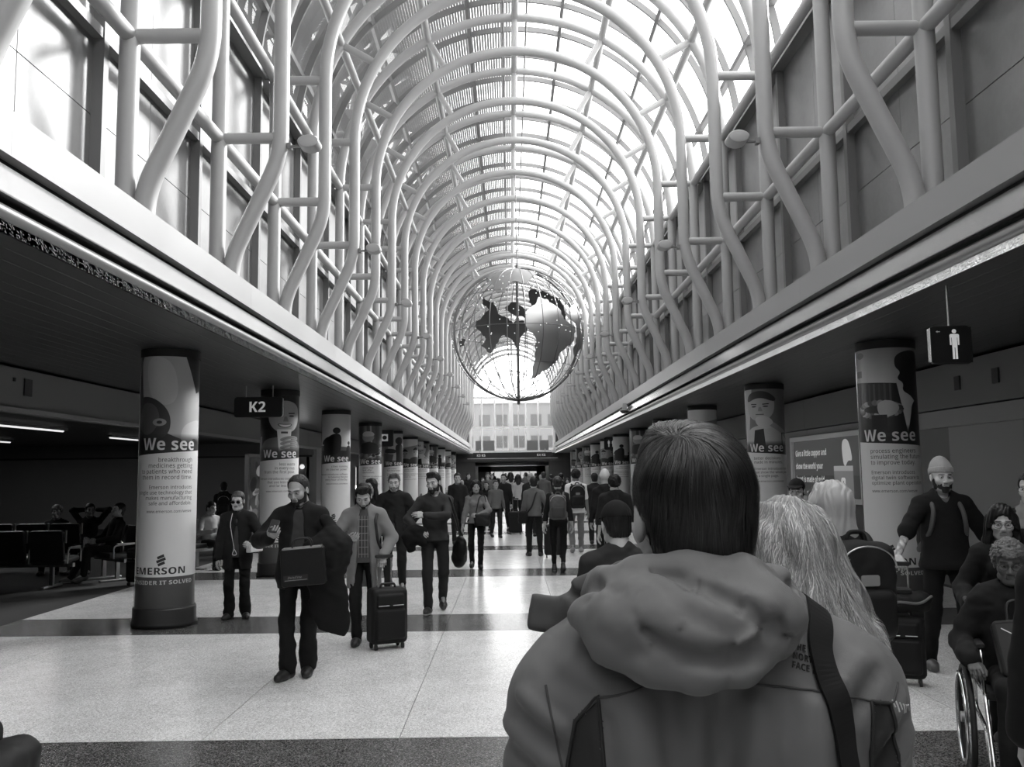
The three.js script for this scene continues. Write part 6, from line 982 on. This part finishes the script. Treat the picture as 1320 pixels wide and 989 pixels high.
  // hair
  { const F = new Field([-.13, -.16, -.16], [.13, .18, .13], .004); F.ell([0, .040, -.016], [.0845, .098, .110], .01).ell([0, -.035, -.052], [.068, .078, .060], .03).cap([-.03, .105, .02], [.035, .11, .015], .028, .028, .03).cap([-.045, -.095, -.055], [.045, -.095, -.055], .020, .020, .02);
    F.cut((x, y, z) => { const b = z < 0 ? Math.min(1, -z / .05) : 0, f = z > 0 ? Math.min(1, z / .075) : 0; let h = -.03 - .085 * b + .11 * f * f; if (Math.abs(x) > .06 && z > -.035 && z < .03) h = Math.max(h, .0); return h - y; }).disp((x, y, z) => .003 * vnoise(x * 30, y * 16, z * 30) + .0012 * vnoise(x * 110, y * 40, z * 110));
    const g = F.mesh(), whorl = V(.012, .10, -.075), fl = (p) => { const d = p.clone().sub(whorl); const top = Math.max(0, (p.y - .06) / .07); return V(d.x * (1 - top * .2) - top * .05 + .02 * vnoise(p.x * 40, p.y * 40, p.z * 40), -.05 + d.y * .5 + top * .02, d.z + .01 * vnoise(p.z * 50, p.x * 50, 2)).addScaledVector(V(0, -1, 0), .06 * (1 - top)); };
    const s = strands(F, g, 7000, (p, n) => p.y > -.10, fl, { steps: 11, step: .0065, w: .0010, lift: .0022, tone: [.006, .034], drop: .00012 });
    const Q = new THREE.Quaternion().setFromEuler(new THREE.Euler(0, .16, .02, 'YXZ')), m = new THREE.Matrix4().makeScale(S, S, S).multiply(new THREE.Matrix4().compose(V(0, 1.545, 0).add(V(0, .078, .016).applyQuaternion(Q)), Q, V(.93, .93, .93)));
    part('hair', g.applyMatrix4(m), mat(.008, .6), t); tag(part('hair_strands', s.applyMatrix4(m), hairStrand, t), null, null, null, 'stuff'); }
  // strap of a bag over the right shoulder
  const b = thing('shoulder_bag', 'broad black strap and bag over the right shoulder of the man in the shell jacket', 'bag', [t.position.x, 0, t.position.z]);
  { const c = fillet([[.10, 1.44, -.14], [.12, 1.51, -.08], [.132, 1.535, -.02], [.138, 1.53, .05], [.150, 1.49, .11], [.163, 1.44, .13], [.182, 1.37, .14], [.205, 1.20, .13], [.24, 1.0, .12], [.30, .93, .03]].map((p) => V(...p)), .05, 8), pos = [], idx = []; const half = .0185, th = .004;
    const snap = (p) => { for (let k = 0; k < 14; k++) { const d = J.at(p.x, p.y, p.z); if (Math.abs(d - .003) < .0006) break; p.addScaledVector(J.grad(p.x, p.y, p.z), .003 - Math.max(-.02, Math.min(.03, d))); } return p; };
    let C = c.map((p) => snap(p.clone())); for (let it = 0; it < 4; it++) C = C.map((p, i) => (i && i < C.length - 1 ? p.clone().multiplyScalar(.5).addScaledVector(C[i - 1], .25).addScaledVector(C[i + 1], .25) : p));
    let Nn = C.map((p) => J.grad(p.x, p.y, p.z)); for (let it = 0; it < 6; it++) Nn = Nn.map((p, i) => p.clone().add(Nn[Math.max(0, i - 1)]).add(Nn[Math.min(Nn.length - 1, i + 1)]).normalize());
    C.forEach((p, i) => { const d = C[Math.min(C.length - 1, i + 1)].clone().sub(C[Math.max(0, i - 1)]).normalize(), n = Nn[i].clone().addScaledVector(d, -Nn[i].dot(d)).normalize(), s = d.clone().cross(n); for (const [a, e] of [[-1, 0], [1, 0], [1, 1], [-1, 1]]) { const q = p.clone().addScaledVector(s, a * half).addScaledVector(n, e * th); pos.push(q.x, q.y, q.z); } if (i) { const o = (i - 1) * 4, u = i * 4; for (let k = 0; k < 4; k++) { const l = (k + 1) % 4; idx.push(o + k, o + l, u + k, o + l, u + l, u + k); } } });
    let g = new THREE.BufferGeometry(); g.setAttribute('position', new THREE.Float32BufferAttribute(pos, 3)); g.setIndex(idx); g = g.toNonIndexed(); g.computeVertexNormals(); part('strap', g, cloth(.010, .7), b);
    const Bg = new Field([.2, .55, -.25], [.5, 1.05, .25], .012); Bg.box([.35, .80, .0], [.06, .16, .17], .05).disp(fold(.008)); part('bag', Bg.mesh(), cloth(.012, .7), b); }
}

// ---------------------------------------------------------------- the woman with long wavy blond hair beside him
{
  const R = person('woman with long wavy light-blond hair just ahead at the right, seen from behind', { h: 1.67, sex: 'f', pos: [.385, 1.98], turn: PI - .25, head: [-.1, .05, 0], tone: .42, res: 0, tops: [{ name: 'jacket', v: .16, hem: .85, hood: .5, collar: 1 }], legs: { v: .03 } }), t = R.t, S = R.S;
  // modelled with x to the right and z towards the camera, origin at the head
  const F = new Field([-.20, -.40, -.16], [.30, .18, .20], .0055);
  F.ell([0, .04, .01], [.094, .100, .115], .01); const lock = (pts, r, k = .03) => { for (let i = 0; i + 1 < pts.length; i++) F.cap(pts[i], pts[i + 1], r[i], r[i + 1], k); };
  lock([[0, .02, .06], [.0, -.10, .085], [.02, -.22, .10], [.03, -.34, .10]], [.085, .085, .08, .06], .04);
  lock([[.06, .02, .02], [.085, -.08, .05], [.115, -.17, .075], [.150, -.225, .07], [.160, -.26, .06]], [.055, .055, .05, .036, .018]); lock([[.05, -.05, .06], [.08, -.16, .10], [.11, -.23, .105], [.12, -.30, .09]], [.06, .06, .05, .02]); lock([[-.06, .02, .02], [-.09, -.10, .05], [-.10, -.22, .07], [-.10, -.34, .08]], [.055, .055, .05, .03]); lock([[.10, -.10, .05], [.135, -.165, .05], [.170, -.22, .045], [.185, -.25, .04]], [.03, .03, .022, .010], .02);
  F.ell([0, -.02, -.12], [.07, .10, .06], .02, { op: '-' }).disp((x, y, z) => .006 * Math.sin(x * 95 + y * 32 + 3.2 * vnoise(x * 10, y * 9, z * 10)) + .005 * vnoise(x * 34, y * 14, z * 34) + .002 * vnoise(x * 90, y * 40, z * 90));
  const g = F.mesh(), crown = V(.01, .14, .0), fl = (p) => { const d = p.clone().sub(crown), k = Math.max(0, (p.y - .02) / .12); return V(d.x * (.3 + k) + .35 * Math.max(0, -p.y) * (p.x > 0 ? 1 : 0) * .25, -.09 * (1 - k * .6) - .02, d.z * k); };
  const s = strands(F, g, 6500, (p) => p.z > -.09, fl, { steps: 17, step: .009, w: .0016, lift: .004, tone: [.22, .80], wave: .30, drop: .00015 });
  const hc = R.T(0, 1.623, .015), m = new THREE.Matrix4().makeRotationY(PI + .25 - PI + PI - 0).setPosition(hc.x, hc.y, hc.z);
  part('hair', g.applyMatrix4(m), mat(.34, .5), t); tag(part('hair_strands', s.applyMatrix4(m), hairStrand, t), null, null, null, 'stuff');
}
renderer.render(scene, camera);
